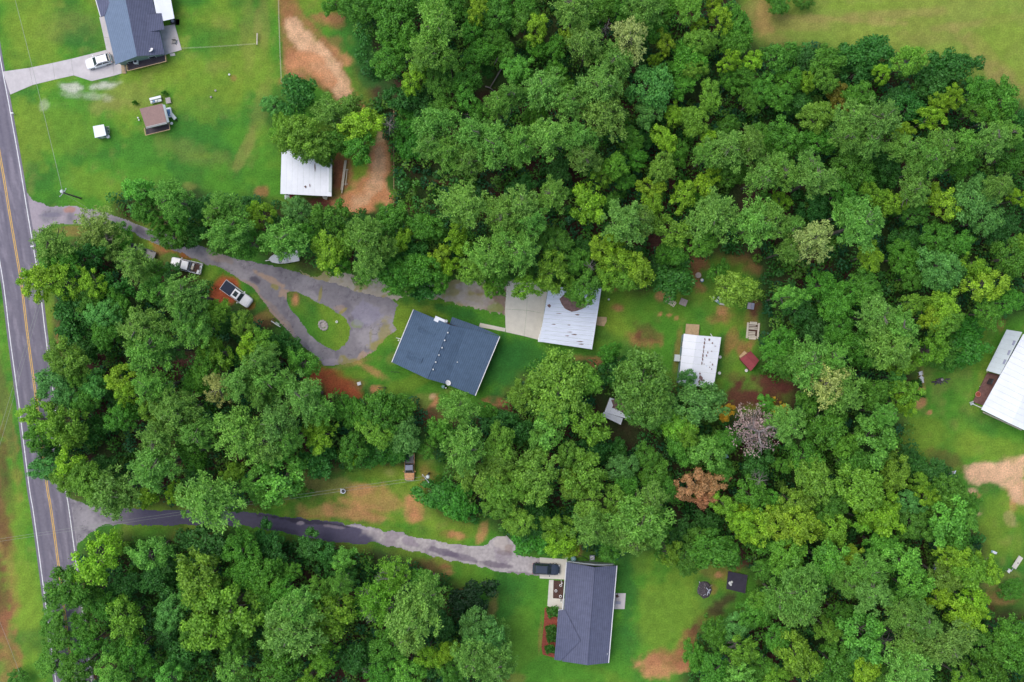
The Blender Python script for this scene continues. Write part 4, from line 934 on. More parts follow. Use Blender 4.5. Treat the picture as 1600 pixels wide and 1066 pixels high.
# shed, mini shed
r = thing('porch_shed', 'brown-roofed shed with tan-edged dark porch in the top left lawn', 'shed', P(240, 187, 0))
part(r, 'roof', MB().slab(ccw(Q((218, 170, 2.5), (253.5, 162, 2.5), (260.5, 192, 2.7), (228, 200, 2.7))), .1), M_BROWNROOF)
part(r, 'fascia', MB().slab(ccw(Q((228, 198.4, 2.74), (260, 190.6, 2.74), (261, 193.2, 2.6), (228.6, 201, 2.6))), .08), M_METALG)
part(r, 'porch_roof', MB().slab(ccw(Q((253.8, 163, 2.5), (258, 164, 2.3), (264.5, 191, 2.3), (261, 191.8, 2.6))), .05), M_METALG)
ft = ccw(shrink(Q((218, 170, 2.5), (253.5, 162, 2.5), (260.5, 192, 2.7), (228, 200, 2.7)), .45)); walls(r, ft, 2.4, M_WALLT, t=.1); window(r, ft[0], ft[1], .5, 1, 1.8, .8)
dk = part(r, 'deck', MB().slab(ccw(Q((227, 199, .3), (264, 190.5, .3), (265, 202, .3), (228.5, 210.5, .3))), .12), M_DECK)
q0, q1, q2, q3 = Q((227, 199, .345), (264, 190.5, .345), (265, 202, .345), (228.5, 210.5, .345))
for k in range(14): part(dk, 'deck_board', MB().slab(ccw([q0.lerp(q1, k / 14 + .003), q0.lerp(q1, (k + 1) / 14 - .003), q3.lerp(q2, (k + 1) / 14 - .003), q3.lerp(q2, k / 14 + .003)]), .04), M_DECK)
for (a, b) in (((227.5, 211.5, .9), (265.5, 202.5, .9)), ((225.5, 200, .9), (227.5, 211.5, .9)), ((264, 192, .9), (265.5, 202.5, .9))): part(dk, 'rail', MB().tube([P(*a), P(*b)], .08, 4), M_WOOD)
t = thing('blue_pool', 'blue basin in a white frame right of the brown-roofed shed', 'basin', P(264, 177, 0), .2)
part(t, 'frame', MB().box(-.6, .6, -.8, .85, 0, .55), M_METAL, local=True, bevel=.1); part(t, 'water', MB().box(-.42, .42, -.6, .55, .551, .57), M_BLUE, local=True)
t = thing('workbench', 'white shelving and boxes behind the brown-roofed shed', 'shelving', P(246, 157, 0), math.radians(14))
part(t, 'shelf', MB().box(-1.1, .9, .1, .5, .7, .76), M_METAL, local=True); part(t, 'shelf', MB().box(-1.1, .8, -.45, 0, .5, .56), M_METALG, local=True)
for x in (-1.0, -.6, -.2): part(t, 'box', MB().box(x, x + .28, -.35, -.05, .565, .8), M_WHITE if x != -.6 else M_BLUE, local=True)
for x in (-1.05, .75): part(t, 'leg', MB().box(x, x + .06, -.4, .45, 0, .498), M_CHROME, local=True)
table('low grey pallet table at the upper right of the brown-roofed shed', 264, 158, .85, 1.0, 10, .5, M_STONE, 'pallet_table', 4)
t = thing('wheelbarrow', 'jumble of a white tub and dark barrow at the lower right of the blue basin', 'wheelbarrow', P(272, 183, 0), math.radians(-50))
part(t, 'tray', MB().box(-.7, .6, -.3, .3, .35, .6), M_METALG, local=True, bevel=.08); part(t, 'wheel', MB().tube([(.8, -.05, .2), (.8, .05, .2)], .2, 10), M_TYRE, local=True)
for s in (-1, 1): part(t, 'handle', MB().tube([(-.6, s * .2, .45), (-1.3, s * .28, .6)], .03, 5), M_DARK, local=True)
t = thing('grill', 'small white pot right of the porch corner of the brown-roofed shed', 'pot', P(269, 193.5, 0)); c = P(269, 193.5, 0); t.name = 'pot'
part(t, 'bowl', MB().lathe([(.12, .0), (.26, .3), (.22, .42)], 10, tuple(c)), M_WHITE); part(t, 'rim', MB().lathe([(.27, .3), (.27, .34)], 10, tuple(c)), M_CHROME)
for (x, y, lab) in ((217, 185, 'upper of two white lawn lights at the left wall of the brown-roofed shed'), (218.5, 188.5, 'lower of two white lawn lights at the left wall of the brown-roofed shed')):
    t = thing('lawn_light', lab, 'lawn light', P(x, y, 0)); c = P(x, y, 0)
    part(t, 'stake', MB().lathe([(.04, 0), (.04, .4)], 6, tuple(c)), M_DARK); part(t, 'shade', MB().lathe([(.14, .404), (.14, .55), (.05, .6)], 8, tuple(c)), M_WHITE)
r = thing('mini_shed', 'tiny white-roofed hut in the lawn left of the brown-roofed shed', 'hut', P(155, 205, 0))
part(r, 'roof', MB().slab(ccw(Q((145, 197.5, 1.9), (162, 194.5, 1.9), (166, 211.5, 1.9), (148.3, 215.5, 1.9))), .06), M_METAL)
ft = ccw(shrink(Q((145, 197.5, 1.9), (162, 194.5, 1.9), (166, 211.5, 1.9), (148.3, 215.5, 1.9)), .15)); walls(r, ft, 1.82, M_CARG, t=.07)
part(r, 'door', MB().slab(ccw([ft[0].lerp(ft[1], .3) + Vector((0, -.03, 1.6)), ft[0].lerp(ft[1], .7) + Vector((0, -.03, 1.6)), ft[0].lerp(ft[1], .7) + Vector((0, -.08, 1.6)), ft[0].lerp(ft[1], .3) + Vector((0, -.08, 1.6))]), 1.5), M_WHITE)
t = thing('bin', 'white round bin at the lower right of the tiny white-roofed hut', 'bin', P(170.5, 214.5, 0)); c = P(170.5, 214.5, 0)
part(t, 'body', MB().lathe([(.22, 0), (.3, .6)], 12, tuple(c)), M_METALG); part(t, 'lid', MB().lathe([(.32, .604), (.3, .68), (.1, .72)], 12, tuple(c)), M_WHITE)
t = thing('hand_truck', 'dark hand truck on the right side of the tiny white-roofed hut', 'hand truck', P(168, 203, 0)); 
for dx in (0, 3): part(t, 'rail', MB().tube([P(167 + dx, 197, 1.0), P(168 + dx, 209, .3)], .05, 5), M_CARG)
for f in (0.1, .5, .9): part(t, 'rung', MB().tube([P(167 + f, 197 + 12 * f, 1 - .7 * f + .06), P(170 + f, 197 + 12 * f, 1 - .7 * f + .06)], .04, 5), M_PALEWOOD)

# building at the right edge
r = thing('metal_roof_house', 'large white metal-roofed house with grey porch roof at the right edge', 'house', P(1590, 590, 0))
A = P(1599, 522, 3.0); B = P(1533, 640, 3.0); C = P(1640, 690, 3.0); M1 = P(1635, 540, 4.1); M2 = P(1580, 663, 4.1); D2 = P(1720, 560, 3.0); C2 = P(1665, 702, 3.0)
metal_roof(r, A, B, M2, M1, 14, M_METAL, .05, .05, 1)
metal_roof(r, M1 + Vector((.01, 0, 0)), M2 + Vector((.01, 0, 0)), C2, D2, 14, M_METAL, .05, .05, 1)
metal_roof(r, P(1573, 515, 2.5), P(1541, 579, 2.5), P(1563, 585.5, 2.85), P(1597.5, 519, 2.85), 9, M_METALG, .05, .05, 2)
for (x, y) in ((1583.5, 536.5), (1576, 551.5), (1569, 566)):
    c = P(x, y, 2.84)
    vn = part(r, 'roof_grille', MB().slab(ccw(Q((x - 2.6, y + 2.5, 2.84), (x + .5, y - 4.5, 2.9), (x + 3.6, y - 3.5, 2.92), (x + .4, y + 3.5, 2.86))), .05), M_CARG)
walls(r, ccw([Vector((p[0], p[1], 0)) for p in (P(1592, 530, 0), P(1535, 633, 0), P(1640, 682, 0), P(1700, 570, 0))]), 2.85, M_METALG, t=.15)
part(r, 'deck', MB().slab(ccw(Q((1543, 582, .4), (1562, 586, .4), (1538, 634, .4), (1520, 628, .4), (1531, 606, .4))), .15), mat('dull_brown_deck', (.17, .09, .08), .85, .3, 2))
for (x, y) in ((1542, 581), (1531, 604), (1521, 627), (1574, 517)): part(r, 'post', MB().tube([P(x, y, .4), P(x, y, 2.4)], .07, 5), M_PALEWOOD)
part(r, 'rail', MB().tube([P(1519, 631, 1.3), P(1534, 637.5, 1.3)], .07, 5), M_WHITE)
part(r, 'door', MB().slab(ccw(Q((1548, 600, 2.2), (1552, 592, 2.2), (1553, 593, 2.2), (1549, 601, 2.2))), 1.8), M_GLASS)
part(r, 'base_trim', MB().tube([P(1536, 644, .35), P(1596, 672, .35)], .12, 5), M_PALEWOOD)
t = thing('lawn_chair', 'grey and white lawn chair at the lower left corner of the right-edge house', 'chair', P(1517, 630, 0), .4)
part(t, 'seat', MB().box(-.3, .3, -.28, .28, .38, .44), M_METALG, local=True); part(t, 'backrest', MB().box(-.3, .3, .26, .32, .4, .95), M_WHITE, local=True)
for sx in (-1, 1):
    for sy in (-1, 1): part(t, 'leg', MB().tube([(sx * .26, sy * .24, 0), (sx * .26, sy * .24, .378)], .03, 5), M_CHROME, local=True)
t = thing('planter_tub', 'terracotta tub on the red deck of the right-edge house', 'planter', P(1526, 617, .4)); c = P(1527, 616, .4)
part(t, 'tub', MB().lathe([(.35, 0), (.5, .4), (.42, .42)], 14, tuple(c)), mat('terracotta', (.5, .2, .15), .8, .15)); part(t, 'soil', MB().lathe([(.4, .421), (.38, .45)], 12, tuple(c)), M_MULCH)
t = thing('charred_log_pile', 'dark charred heap with a pale stone in the grass right of the wood', 'burn pile', P(1470, 595, 0))
for k in range(16):
    a = rr_.uniform(0, 6.28); c = P(1470 + rr_.uniform(-8, 8), 595 + rr_.uniform(-3, 3), .15)
    part(t, 'charred_log', MB().tube([c, c + Vector((math.cos(a) * .8, math.sin(a) * .5, rr_.uniform(-.1, .3)))], [.13, .1], 6), M_ASH)
part(t, 'stone', MB().lathe([(.15, .3), (.25, .4), (.12, .52)], 8, tuple(P(1471, 593, 0))), M_STONE)
def plastic_chair(x, y, rz, lab, grp=None):
    t = thing('plastic_chair', lab, 'chair', P(x, y, 0), rz, grp)
    part(t, 'seat', MB().box(-.27, .27, -.27, .27, .4, .45), M_WHITE, local=True, bevel=.03)
    part(t, 'backrest', MB().add([(-.27, .24, .45), (.27, .24, .45), (.25, .42, .95), (-.25, .42, .95), (-.27, .28, .45), (.27, .28, .45), (.25, .46, .95), (-.25, .46, .95)], [(0, 1, 2, 3), (7, 6, 5, 4), (0, 4, 5, 1), (1, 5, 6, 2), (2, 6, 7, 3), (3, 7, 4, 0)]), M_WHITE, local=True)
    for s in (-1, 1): part(t, 'armrest', MB().box(s * .3 - .03, s * .3 + .03, -.24, .3, .62, .66), M_WHITE, local=True)
    for sx in (-1, 1):
        for sy in (-1, 1): part(t, 'leg', MB().tube([(sx * .24, sy * .24, .4), (sx * .29, sy * .29, 0)], .03, 5), M_WHITE, local=True)
for (x, y, a, lab) in ((1446, 557, .4, 'uppermost white chair by the yellow-green tree left of the charred heap'), (1439, 563, 1.2, 'second white chair from the top by the tree left of the charred heap'),
      (1437, 584, .2, 'white chair upper of three in a cluster left of the charred heap'), (1438.5, 590, 2.4, 'white chair in the middle of three left of the charred heap'), (1439.5, 595, 1.7, 'lowest white chair left of the charred heap')):
    plastic_chair(x, y, a, lab, 'white chairs left of the charred heap')

# ------------------------------------------------------------------ vehicles
def loft(st, zb):
    mb = MB(); n = 8
    for (x, w, zt) in st:
        for (y, z) in ((-w, zb), (-w, zb + .3), (-w * .97, zt - .08), (-w * .86, zt), (w * .86, zt), (w * .97, zt - .08), (w, zb + .3), (w, zb)): mb.v.append((x, y, z))
    for i in range(len(st) - 1):
        for k in range(n):
            k2 = (k + 1) % n; mb.f.append((i * n + k, (i + 1) * n + k, (i + 1) * n + k2, i * n + k2))
    mb.f.append(tuple(range(n))); mb.f.append(tuple(range(len(st) * n - 1, (len(st) - 1) * n - 1, -1)))
    return mb
def panel(a, b, c, d, f0=.06, f1=.94, out=.012, t=.015):
    a, b, c, d = map(Vector, (a, b, c, d))
    n = (b - a).cross(d - a).normalized()
    g = lambda u, v: a.lerp(b, u).lerp(d.lerp(c, u), v)
    q = [g(f0, .1) + n * out, g(f1, .1) + n * out, g(f1, .92) + n * out, g(f0, .92) + n * out]
    return MB().add(q + [p - n * t for p in q], [(0, 1, 2, 3), (7, 6, 5, 4), (0, 4, 5, 1), (1, 5, 6, 2), (2, 6, 7, 3), (3, 7, 4, 0)])
def vehicle(name, label, cat, px, py, head, L, Wd, paint, style, roofmat=None, bodymat2=None, extra=None, group=None):
    t = thing(name, label, cat, P(px, py, .03), math.radians(head), group)
    h = L / 2; w = Wd / 2
    pk = lambda n, mb, m, p=None, **k: part(p or t, n, mb, m, local=True, **k)
    if style == 'pickup':
        xr, xf = -.12 * L, .22 * L
        st = [(xr, w, 1.12), (xf - .1, w, 1.12), (xf + .1, w, 1.1), (h - .55, w * .98, 1.04), (h - .18, w * .92, .96), (h, w * .74, .8)]
        body = pk('body', loft(st, .35), paint, bevel=.04)
        bed = pk('bed', MB().box(-h + .02, xr - .03, -w + .02, w - .02, .4, .62), M_CARK)
        for s in (-1, 1): pk('bed_side', MB().box(-h, xr - .01, s * w - (.09 if s > 0 else 0), s * w + (0 if s > 0 else .09), .4, 1.1), paint, bed, bevel=.03)
        pk('tailgate', MB().box(-h - .02, -h + .07, -w + .095, w - .095, .45, 1.08), paint, bed, bevel=.02)
        zt, zr = 1.12, 1.78
    else:
        xr, xf = -.46 * L, .20 * L
        st = [(-h, w * .80, .9), (-h + .15, w * .94, 1.0), (-h + .6, w, 1.05), (xf, w, 1.05), (h - .6, w * .98, .98), (h - .2, w * .9, .88), (h, w * .7, .7)]
        body = pk('body', loft(st, .3), paint, bevel=.04)
        zt, zr = 1.04, 1.62
    bw, tw = w * .9, w * .74
    b = [(xr, -bw, zt), (xf, -bw, zt), (xf, bw, zt), (xr, bw, zt)]
    slope = .75 if style != 'pickup' else .6
    rx = .12 if style == 'pickup' else .35
    r_ = [(xr + rx, -tw, zr), (xf - slope, -tw, zr), (xf - slope, tw, zr), (xr + rx, tw, zr)]
    pk('cabin', MB().add(b + r_, [(0, 3, 2, 1), (4, 5, 6, 7), (0, 1, 5, 4), (1, 2, 6, 5), (2, 3, 7, 6), (3, 0, 4, 7)]), roofmat or paint, bevel=.05)
    pk('windshield', panel(b[1], b[2], r_[2], r_[1]), M_GLASS); pk('rear_window', panel(b[3], b[0], r_[0], r_[3]), M_GLASS)
    for s, q in ((0, (b[0], b[1], r_[1], r_[0])), (1, (b[2], b[3], r_[3], r_[2]))): 
        a_, b_, c_, d_ = map(Vector, q)
        pk('side_window', panel(a_, a_.lerp(b_, .5), d_.lerp(c_, .5), d_, .08, .94), M_GLASS); pk('side_window', panel(a_.lerp(b_, .5), b_, c_, d_.lerp(c_, .5), .04, .92), M_GLASS)
    for s in (-1, 1):
        pk('mirror', MB().box(xf - .35, xf - .2, s * (w + .02) - .0 if s > 0 else -w - .22, w + .22 if s > 0 else -w - .02, 1.08, 1.24), paint, bevel=.02)
        pk('headlight', MB().box(h - .2, h - .04, s * w * .72 - .14, s * w * .72 + .14, .66, .80), M_LAMPW)
        pk('tail_light', MB().box(-h - .03, -h + .04, s * w * .85 - .07, s * w * .85 + .07, .7, 1.0), M_LAMPR)
        for x in (-.31 * L, .32 * L):
            wh = pk('wheel', MB().tube([(x, s * (w - .22), .36), (x, s * (w + .01), .36)], .36, 16), M_TYRE)
            pk('rim', MB().tube([(x, s * (w + .0), .36), (x, s * (w + .03), .36)], .2, 10), M_CHROME, wh)
    pk('bumper', MB().box(h - .04, h + .07, -w * .7, w * .7, .42, .62), M_CHROME if style == 'pickup' else paint, bevel=.03)
    if extra: extra(t, pk, h, w, xr, xf)
    return t
def ex_load(t, pk, h, w, xr, xf):
    pk('floor_stain', MB().box(-h + .5, xr - .3, -w + .3, w - .3, .625, .64), M_BROWNMULCH)
def ex_tonneau(t, pk, h, w, xr, xf):
    pk('bed_cover', MB().box(-h + .05, xr - .04, -w + .06, w - .06, 1.08, 1.14), mat('matte_black_vinyl', (.045, .055, .085), .9, .1, spec=.1), bevel=.02)
    pk('sunroof', MB().box(xr + .35, xf - .85, -.44, .44, 1.782, 1.80), M_GLASS)
def ex_rails(t, pk, h, w, xr, xf):
    for s in (-1, 1): pk('roof_rail', MB().tube([(xr + .5, s * w * .68, 1.68), (xf - .9, s * w * .68, 1.68)], .03, 5), M_DARK)
    pk('hatch_glass', MB().box(-h + .12, -h + .34, -w * .66, w * .66, 1.03, 1.30), M_GLASS)
v1_ = vehicle('pickup_truck', 'white pickup truck carrying buckets and gear in its open bed', 'pickup truck', 293, 415.5, 167, 5.4, 1.95, M_CARW, 'pickup', extra=ex_load)
for (x, y, m_, lab, sz) in ((302.5, 414, M_WHITE, 'small white box in the front of the open truck bed', .22), (301, 418.5, M_PALEWOOD, 'cream carton in the middle of the open truck bed', .32), (310, 425, M_WHITE, 'white sack at the rear corner of the open truck bed', .3), (314, 417, M_METALG, 'little grey box near the tailgate of the open truck bed', .15)):
    t = thing('cargo_box', lab, 'box', P(x, y, .68), 1.2); 
    part(t, 'box', MB().box(-sz, sz, -sz * .7, sz * .7, 0, .3), m_, local=True, bevel=.03); part(t, 'lid', MB().box(-sz * .9, sz * .9, -sz * .6, sz * .6, .301, .34), m_, local=True)
vehicle('pickup_truck', 'white pickup truck with black bed cover and dark sunroof', 'pickup truck', 371.5, 460, -36, 5.7, 2.0, M_CARW, 'pickup', extra=ex_tonneau)
vehicle('suv', 'navy SUV parked on the concrete beside the long house', 'SUV', 853, 888, -3, 4.6, 1.9, M_CARN, 'suv', extra=ex_rails)
vehicle('suv', 'white SUV on the concrete driveway at the top left', 'SUV', 156.5, 97.5, 196, 4.4, 1.85, M_CARW, 'suv', extra=ex_rails)
tk = vehicle('pickup_truck', 'old pickup with orange hood and dull grey cab at the clearing edge', 'pickup truck', 640.5, 729, -90, 4.6, 1.75, M_ORANGE, 'pickup', roofmat=M_CARG)
vehicle('pickup_truck', 'dark grey pickup mostly hidden under trees by the upper driveway', 'pickup truck', 222, 395, 160, 5.2, 1.9, M_CARK, 'pickup')
# boat under the trees
t = thing('boat', 'white open boat on a trailer half under the trees by the driveway', 'boat', P(446, 403, 0), math.radians(189))
mb = MB()
st = [(-2.5, .95), (-1.5, 1.0), (0, 1.0), (1.2, .85), (2.1, .5), (2.6, .06)]
for x, w in st:
    for (y, z) in ((-w, 1.15), (-w * .8, .6), (0, .42), (w * .8, .6), (w, 1.15)): mb.v.append((x, y, z + max(0, x) * .07))
for i in range(5):
    for k in range(4): mb.f.append((i * 5 + k, i * 5 + k + 1, (i + 1) * 5 + k + 1, (i + 1) * 5 + k))
mb.f.append((4, 3, 2, 1, 0)); part(t, 'hull', mb, M_WHITE, local=True)
for s in (-1, 1): part(t, 'gunwale', MB().tube([(x, s * w, 1.17 + max(0, x) * .07) for x, w in st], .06, 5), M_WHITE, local=True)
part(t, 'foredeck', MB().slab(ccw([(1.0, -.9, 1.26), (2.1, -.48, 1.34), (2.5, 0, 1.36), (2.1, .48, 1.34), (1.0, .9, 1.26)]), .04), M_WHITE, local=True)
part(t, 'stern_deck', MB().box(-2.48, -1.1, -.93, .93, 1.1, 1.18), M_WHITE, local=True)
part(t, 'bench_seat', MB().box(-.3, .1, -.85, .85, .9, .98), M_METALG, local=True)
part(t, 'outboard_motor', MB().box(-2.95, -2.55, -.2, .2, .8, 1.45), M_DARK, local=True, bevel=.06)
for s in (-1, 1): part(t, 'trailer_wheel', MB().tube([(-.6, s * .95, .3), (-.6, s * 1.12, .3)], .3, 12), M_TYRE, local=True)
part(t, 'trailer_frame', MB().box(-2.2, 3.4, -.06, .06, .3, .4), M_CHROME, local=True)
# white flat trailer at right
t = thing('flat_trailer', 'narrow white flat trailer in the grass at the right edge', 'trailer', P(1587.5, 878, 0), math.radians(57))
part(t, 'bed', MB().box(-1.15, 1.15, -.42, .42, .5, .6), M_CONC2, local=True); part(t, 'winch', MB().lathe([(.09, .6), (.09, .7)], 8, (-.05, -.1, 0)), M_DARK, local=True)
for s in (-1, 1): part(t, 'wheel', MB().tube([(0, s * .3 - .05, .22), (0, s * .3 + .05, .22)], .22, 10), M_TYRE, local=True)
part(t, 'tongue', MB().box(-1.9, -1.152, -.05, .05, .4, .48), M_CHROME, local=True)
plastic_chair(1575, 891.5, .9, 'white chair at the lower left end of the white flat trailer')

# ------------------------------------------------------------------ yard things
t = thing('fire_ring', 'ring of pale stones around ashes on the teardrop grass island', 'fire ring', P(505, 508, 0))
for k in range(12):
    a = 2 * math.pi * k / 12; c = P(505 + 6.2 * math.cos(a), 508.5 + 6.6 * math.sin(a) + 1.5 * math.cos(a), 0)
    part(t, 'stone', MB().lathe([(.2, 0), (.26, .1), (.2, .24), (.08, .28)], 6, (c.x, c.y, 0)), M_STONE)
part(t, 'ash', MB().lathe([(.5, .02), (.35, .1)], 10, tuple(P(505, 508, 0))), M_STONE)
t = thing('planter', 'small white bucket planter on the right side of the teardrop grass island', 'planter', P(526.5, 503, 0)); c = P(526.5, 503, 0)
part(t, 'bucket', MB().lathe([(.17, 0), (.22, .35)], 10, tuple(c)), M_WHITE); part(t, 'soil', MB().lathe([(.15, .351), (.13, .38)], 8, tuple(c)), M_GREENBOX)
t = thing('well_cover', 'white box on the red dirt below the driveway loop', 'box', P(561.5, 599.5, 0), .3)
part(t, 'box', MB().box(-.3, .3, -.25, .25, 0, .4), M_WHITE, local=True, bevel=.05); part(t, 'lid', MB().box(-.33, .33, -.28, .28, .403, .46), M_WHITE, local=True, bevel=.03)
def fence_bit(name, lab, cat, pts, h=1.0, m=M_DARK, wood=.05, rails=(.4, .85)):
    t = thing(name, lab, cat, P(*pts[0], 0)); 
    w = [P(*p, 0) for p in pts]
    for i in range(len(w) - 1):
        n = max(1, int((w[i + 1] - w[i]).length / 2.4))
        for k in range(n + (1 if i == len(w) - 2 else 0)):
            p = w[i].lerp(w[i + 1], k / n); part(t, 'post', MB().tube([p, p + Vector((0, 0, h))], wood, 5), m)
        for z in rails: part(t, 'rail', MB().tube([w[i] + Vector((0, 0, h * z)), w[i + 1] + Vector((0, 0, h * z))], wood * .5, 4), m)
    return t
fence_bit('clothes_rack', 'black angled metal rail below the driveway loop near the shrubs', 'rail', [(592, 605.5), (602.5, 605), (601.5, 613)], .9, M_DARK, .07)
fence_bit('hand_rail', 'short black rail at the lower left corner of the slate-blue house', 'rail', [(612, 581), (623, 581.5)], .9, M_DARK, .06)
fence_bit('wire_fence', 'thin wire fence crossing the lawn right of the top left house', 'fence', [(284, 77), (345, 74), (400, 70)], 1.0, M_PALEWOOD, .025)
fence_bit('field_fence', 'long thin fence between the left lawn and the dirt track', 'fence', [(436, -30), (437, 30), (439, 90), (441, 130)], 1.1, M_PALEWOOD, .04)
fence_bit('pasture_fence', 'thin fence right of the orange dirt loop', 'fence', [(616, 170), (616, 235), (616, 330)], 1.1, M_WOOD, .05)
t = thing('timber_post', 'cream timber rail standing at the upper edge near the fence', 'timber rail', P(401, 62, 0))
part(t, 'rail', MB().tube([P(402, 52, .6), P(401.5, 70, .6)], .11, 6), M_PALEWOOD); part(t, 'foot', MB().tube([P(401.7, 61, 0), P(401.7, 61, .55)], .07, 5), M_PALEWOOD)
t = thing('swing_frame', 'white and black metal swing frame beside the driveway under the trees', 'swing frame', P(426, 502, 0))
a, b = P(423.5, 501.5, 1.6), P(438, 511, 1.6)
part(t, 'top_bar', MB().tube([a, b], .08, 6), M_WHITE)
for p, s in ((a, 1), (b, 1)):
    for d in (-.5, .5): part(t, 'leg', MB().tube([p, Vector((p.x + d * .5, p.y + d, 0))], .05, 5), M_CARK)
part(t, 'seat', MB().slab(ccw([a.lerp(b, .3) + Vector((-.15, -.2, -1.1)), a.lerp(b, .7) + Vector((-.15, -.2, -1.1)), a.lerp(b, .7) + Vector((.15, .2, -1.1)), a.lerp(b, .3) + Vector((.15, .2, -1.1))]), .05), M_GREENBOX)
t = thing('trash_can', 'white and black round bin in the lower clearing', 'bin', P(537, 767, 0)); c = P(537, 767, 0)
part(t, 'body', MB().lathe([(.3, 0), (.4, .7), (.42, .75)], 14, tuple(c)), M_METAL); part(t, 'liner', MB().lathe([(.3, .751), (.3, .78)], 12, tuple(c + Vector((.02, .02, 0)))), M_DARK)
o_ = part(t, 'board', MB().box(c.x - .5, c.x - .38, c.y - .35, c.y + .4, 0, .5), M_WHITE)
t = thing('burn_pile', 'heap of ash and charred sticks in the lower right lawn', 'burn pile', P(1101, 921, 0))
mb = MB()
vs = [(P(1101, 921, .5))]; n = 14
for j, (rr, z) in enumerate(((.5, .42), (.85, .25), (1.05, .02))):
    for k in range(n):
        a = 2 * math.pi * k / n; vs.append(P(1101 + math.cos(a) * 11 * rr * rr_.uniform(.85, 1.1), 921 + math.sin(a) * 13.5 * rr * rr_.uniform(.85, 1.1), z + rr_.uniform(-.08, .1) * (z > .1)))
fs = [(0, 1 + (k + 1) % n, 1 + k) for k in range(n)]
for j in range(2): fs += [(1 + j * n + k, 1 + j * n + (k + 1) % n, 1 + (j + 1) * n + (k + 1) % n, 1 + (j + 1) * n + k) for k in range(n)]
mb.add(vs, fs); part(t, 'ash_heap', mb, M_ASH)
for k in range(26):
    a = rr_.uniform(0, 6.28); c = P(1101 + rr_.uniform(-8, 8), 921 + rr_.uniform(-10, 10), .35 + rr_.uniform(0, .25)); l = rr_.uniform(.2, .7)
    part(t, 'stick', MB().tube([c, c + Vector((math.cos(a) * l, math.sin(a) * l, rr_.uniform(-.15, .15)))], .05, 4), rr_.choice([M_ASH, M_DEADWOOD, M_GALV, M_TARP]))
t = thing('trampoline', 'dark square playpen cover with a white dog-shaped bundle at the wood edge', 'cover', P(1153, 908, 0)); t.name = 'square_cover'
t['label'] = 'dark square cover on a low frame at the wood edge of the lower right lawn'
part(t, 'cover', MB().slab(ccw(Q((1138, 893, .4), (1168, 899, .4), (1164, 927, .4), (1135, 920, .4))), .05), M_TARP)
for (a, b) in (((1138, 893), (1168, 899)), ((1168, 899), (1164, 927)), ((1164, 927), (1135, 920)), ((1135, 920), (1138, 893))): part(t, 'frame_bar', MB().tube([P(*a, .38), P(*b, .38)], .045, 5), M_DECK)
for p in ((1138, 893), (1168, 899), (1164, 927), (1135, 920)): part(t, 'leg', MB().tube([P(*p, 0), P(*p, .3)], .04, 5), M_CHROME)
t = thing('white_bag', 'lumpy white bag on the left side of the dark square cover', 'bag', P(1141.5, 912, .4)); c = P(1141.5, 911.5, .4)
for k, (dx, dy, rr) in enumerate(((-.1, .05, .3), (.2, .22, .22), (.05, -.25, .2))): part(t, 'lobe', MB().lathe([(rr * .7, 0.01), (rr, rr * .4), (rr * .7, rr * .9), (.05, rr * 1.05)], 9, (c.x + dx, c.y + dy, c.z)), M_WHITE)
for (x, y, lab) in ((951, 468, 'tiny white pot in the grass right of the rusty-roofed barn'), (358.5, 117, 'small white pot in the upper lawn near a bare dirt spot'), (359, 115, '') , (337, 142, 'small pale stone in the middle of the upper left lawn'), (330, 152, 'lower pale stone in the middle of the upper left lawn')):
    if not lab: continue
    c = P(x, y, 0); mb = MB().lathe([(.12, 0), (.2, .12), (.16, .26), (.05, .3)], 7, (0, 0, 0))
    o = mb.build('lawn_stone' if 'stone' in lab else 'flower_pot', M_WHITE if 'pot' in lab else M_STONE); o.location = c; tag(o, lab, 'stone' if 'stone' in lab else 'pot')
# mailboxes and markers on the roadside
for (x, y, lab) in ((23, 179, 'white mailbox on the road verge beside the upper left lawn'), (55, 386, 'white mailbox on the verge below the upper driveway mouth')):
    t = thing('mailbox', lab, 'mailbox', P(x, y, 0), .1)
    part(t, 'post', MB().box(-.05, .05, -.05, .05, 0, 1.0), M_PALEWOOD, local=True); part(t, 'box', MB().box(-.3, .3, -.12, .12, 1.003, 1.28), M_WHITE, local=True, bevel=.06); part(t, 'flag', MB().box(-.1, .1, .13, .15, 1.15, 1.25), M_RED, local=True)
# shed behind trees at right, stacked boards, scattered sheets
for (pts, lab) in (([(1483, 738), (1492, 746)], 'grey boards leaning at the wood edge left of the pale dirt patch'), ([(1461, 878), (1472, 886)], 'weathered boards stacked in shade by the right-hand wood edge')):
    t = thing('board_stack', lab, 'boards', P(*pts[0], 0))
    (ax, ay), (bx2, by2) = pts
    for k in range(4):
        dx = k * 3.0; part(t, 'board', MB().slab(ccw(Q((ax + dx, ay - dx * .2, .3 + .03 * k), (ax + dx + 2.2, ay - 1 - dx * .2, .3 + .03 * k), (ax + dx - 3, ay + 14 - dx * .2, .25 + .03 * k), (ax + dx - 5, ay + 13 - dx * .2, .25 + .03 * k))), .05), M_GALV if k % 2 else M_STONE)
for (x, y, lab) in ((1408, 718, 'left scrap of white sheeting at the wood edge below the right lawn'), (1428, 717.5, 'right scrap of white sheeting at the wood edge below the right lawn'), (1553, 863, 'pale scrap heap at the wood edge left of the white flat trailer')):
    t = thing('scrap_sheet', lab, 'scrap', P(x, y, 0))
    for k in range(3):
        q = P(x + k * 2 - 2, y + k - 1, .3 + k * .1); part(t, 'sheet', MB().slab(ccw([q + Vector((-.3, -.15, .05)), q + Vector((.2, -.25, 0)), q + Vector((.35, .1, .1)), q + Vector((-.2, .25, 0))]), .03), M_METAL if k else M_TEAL)

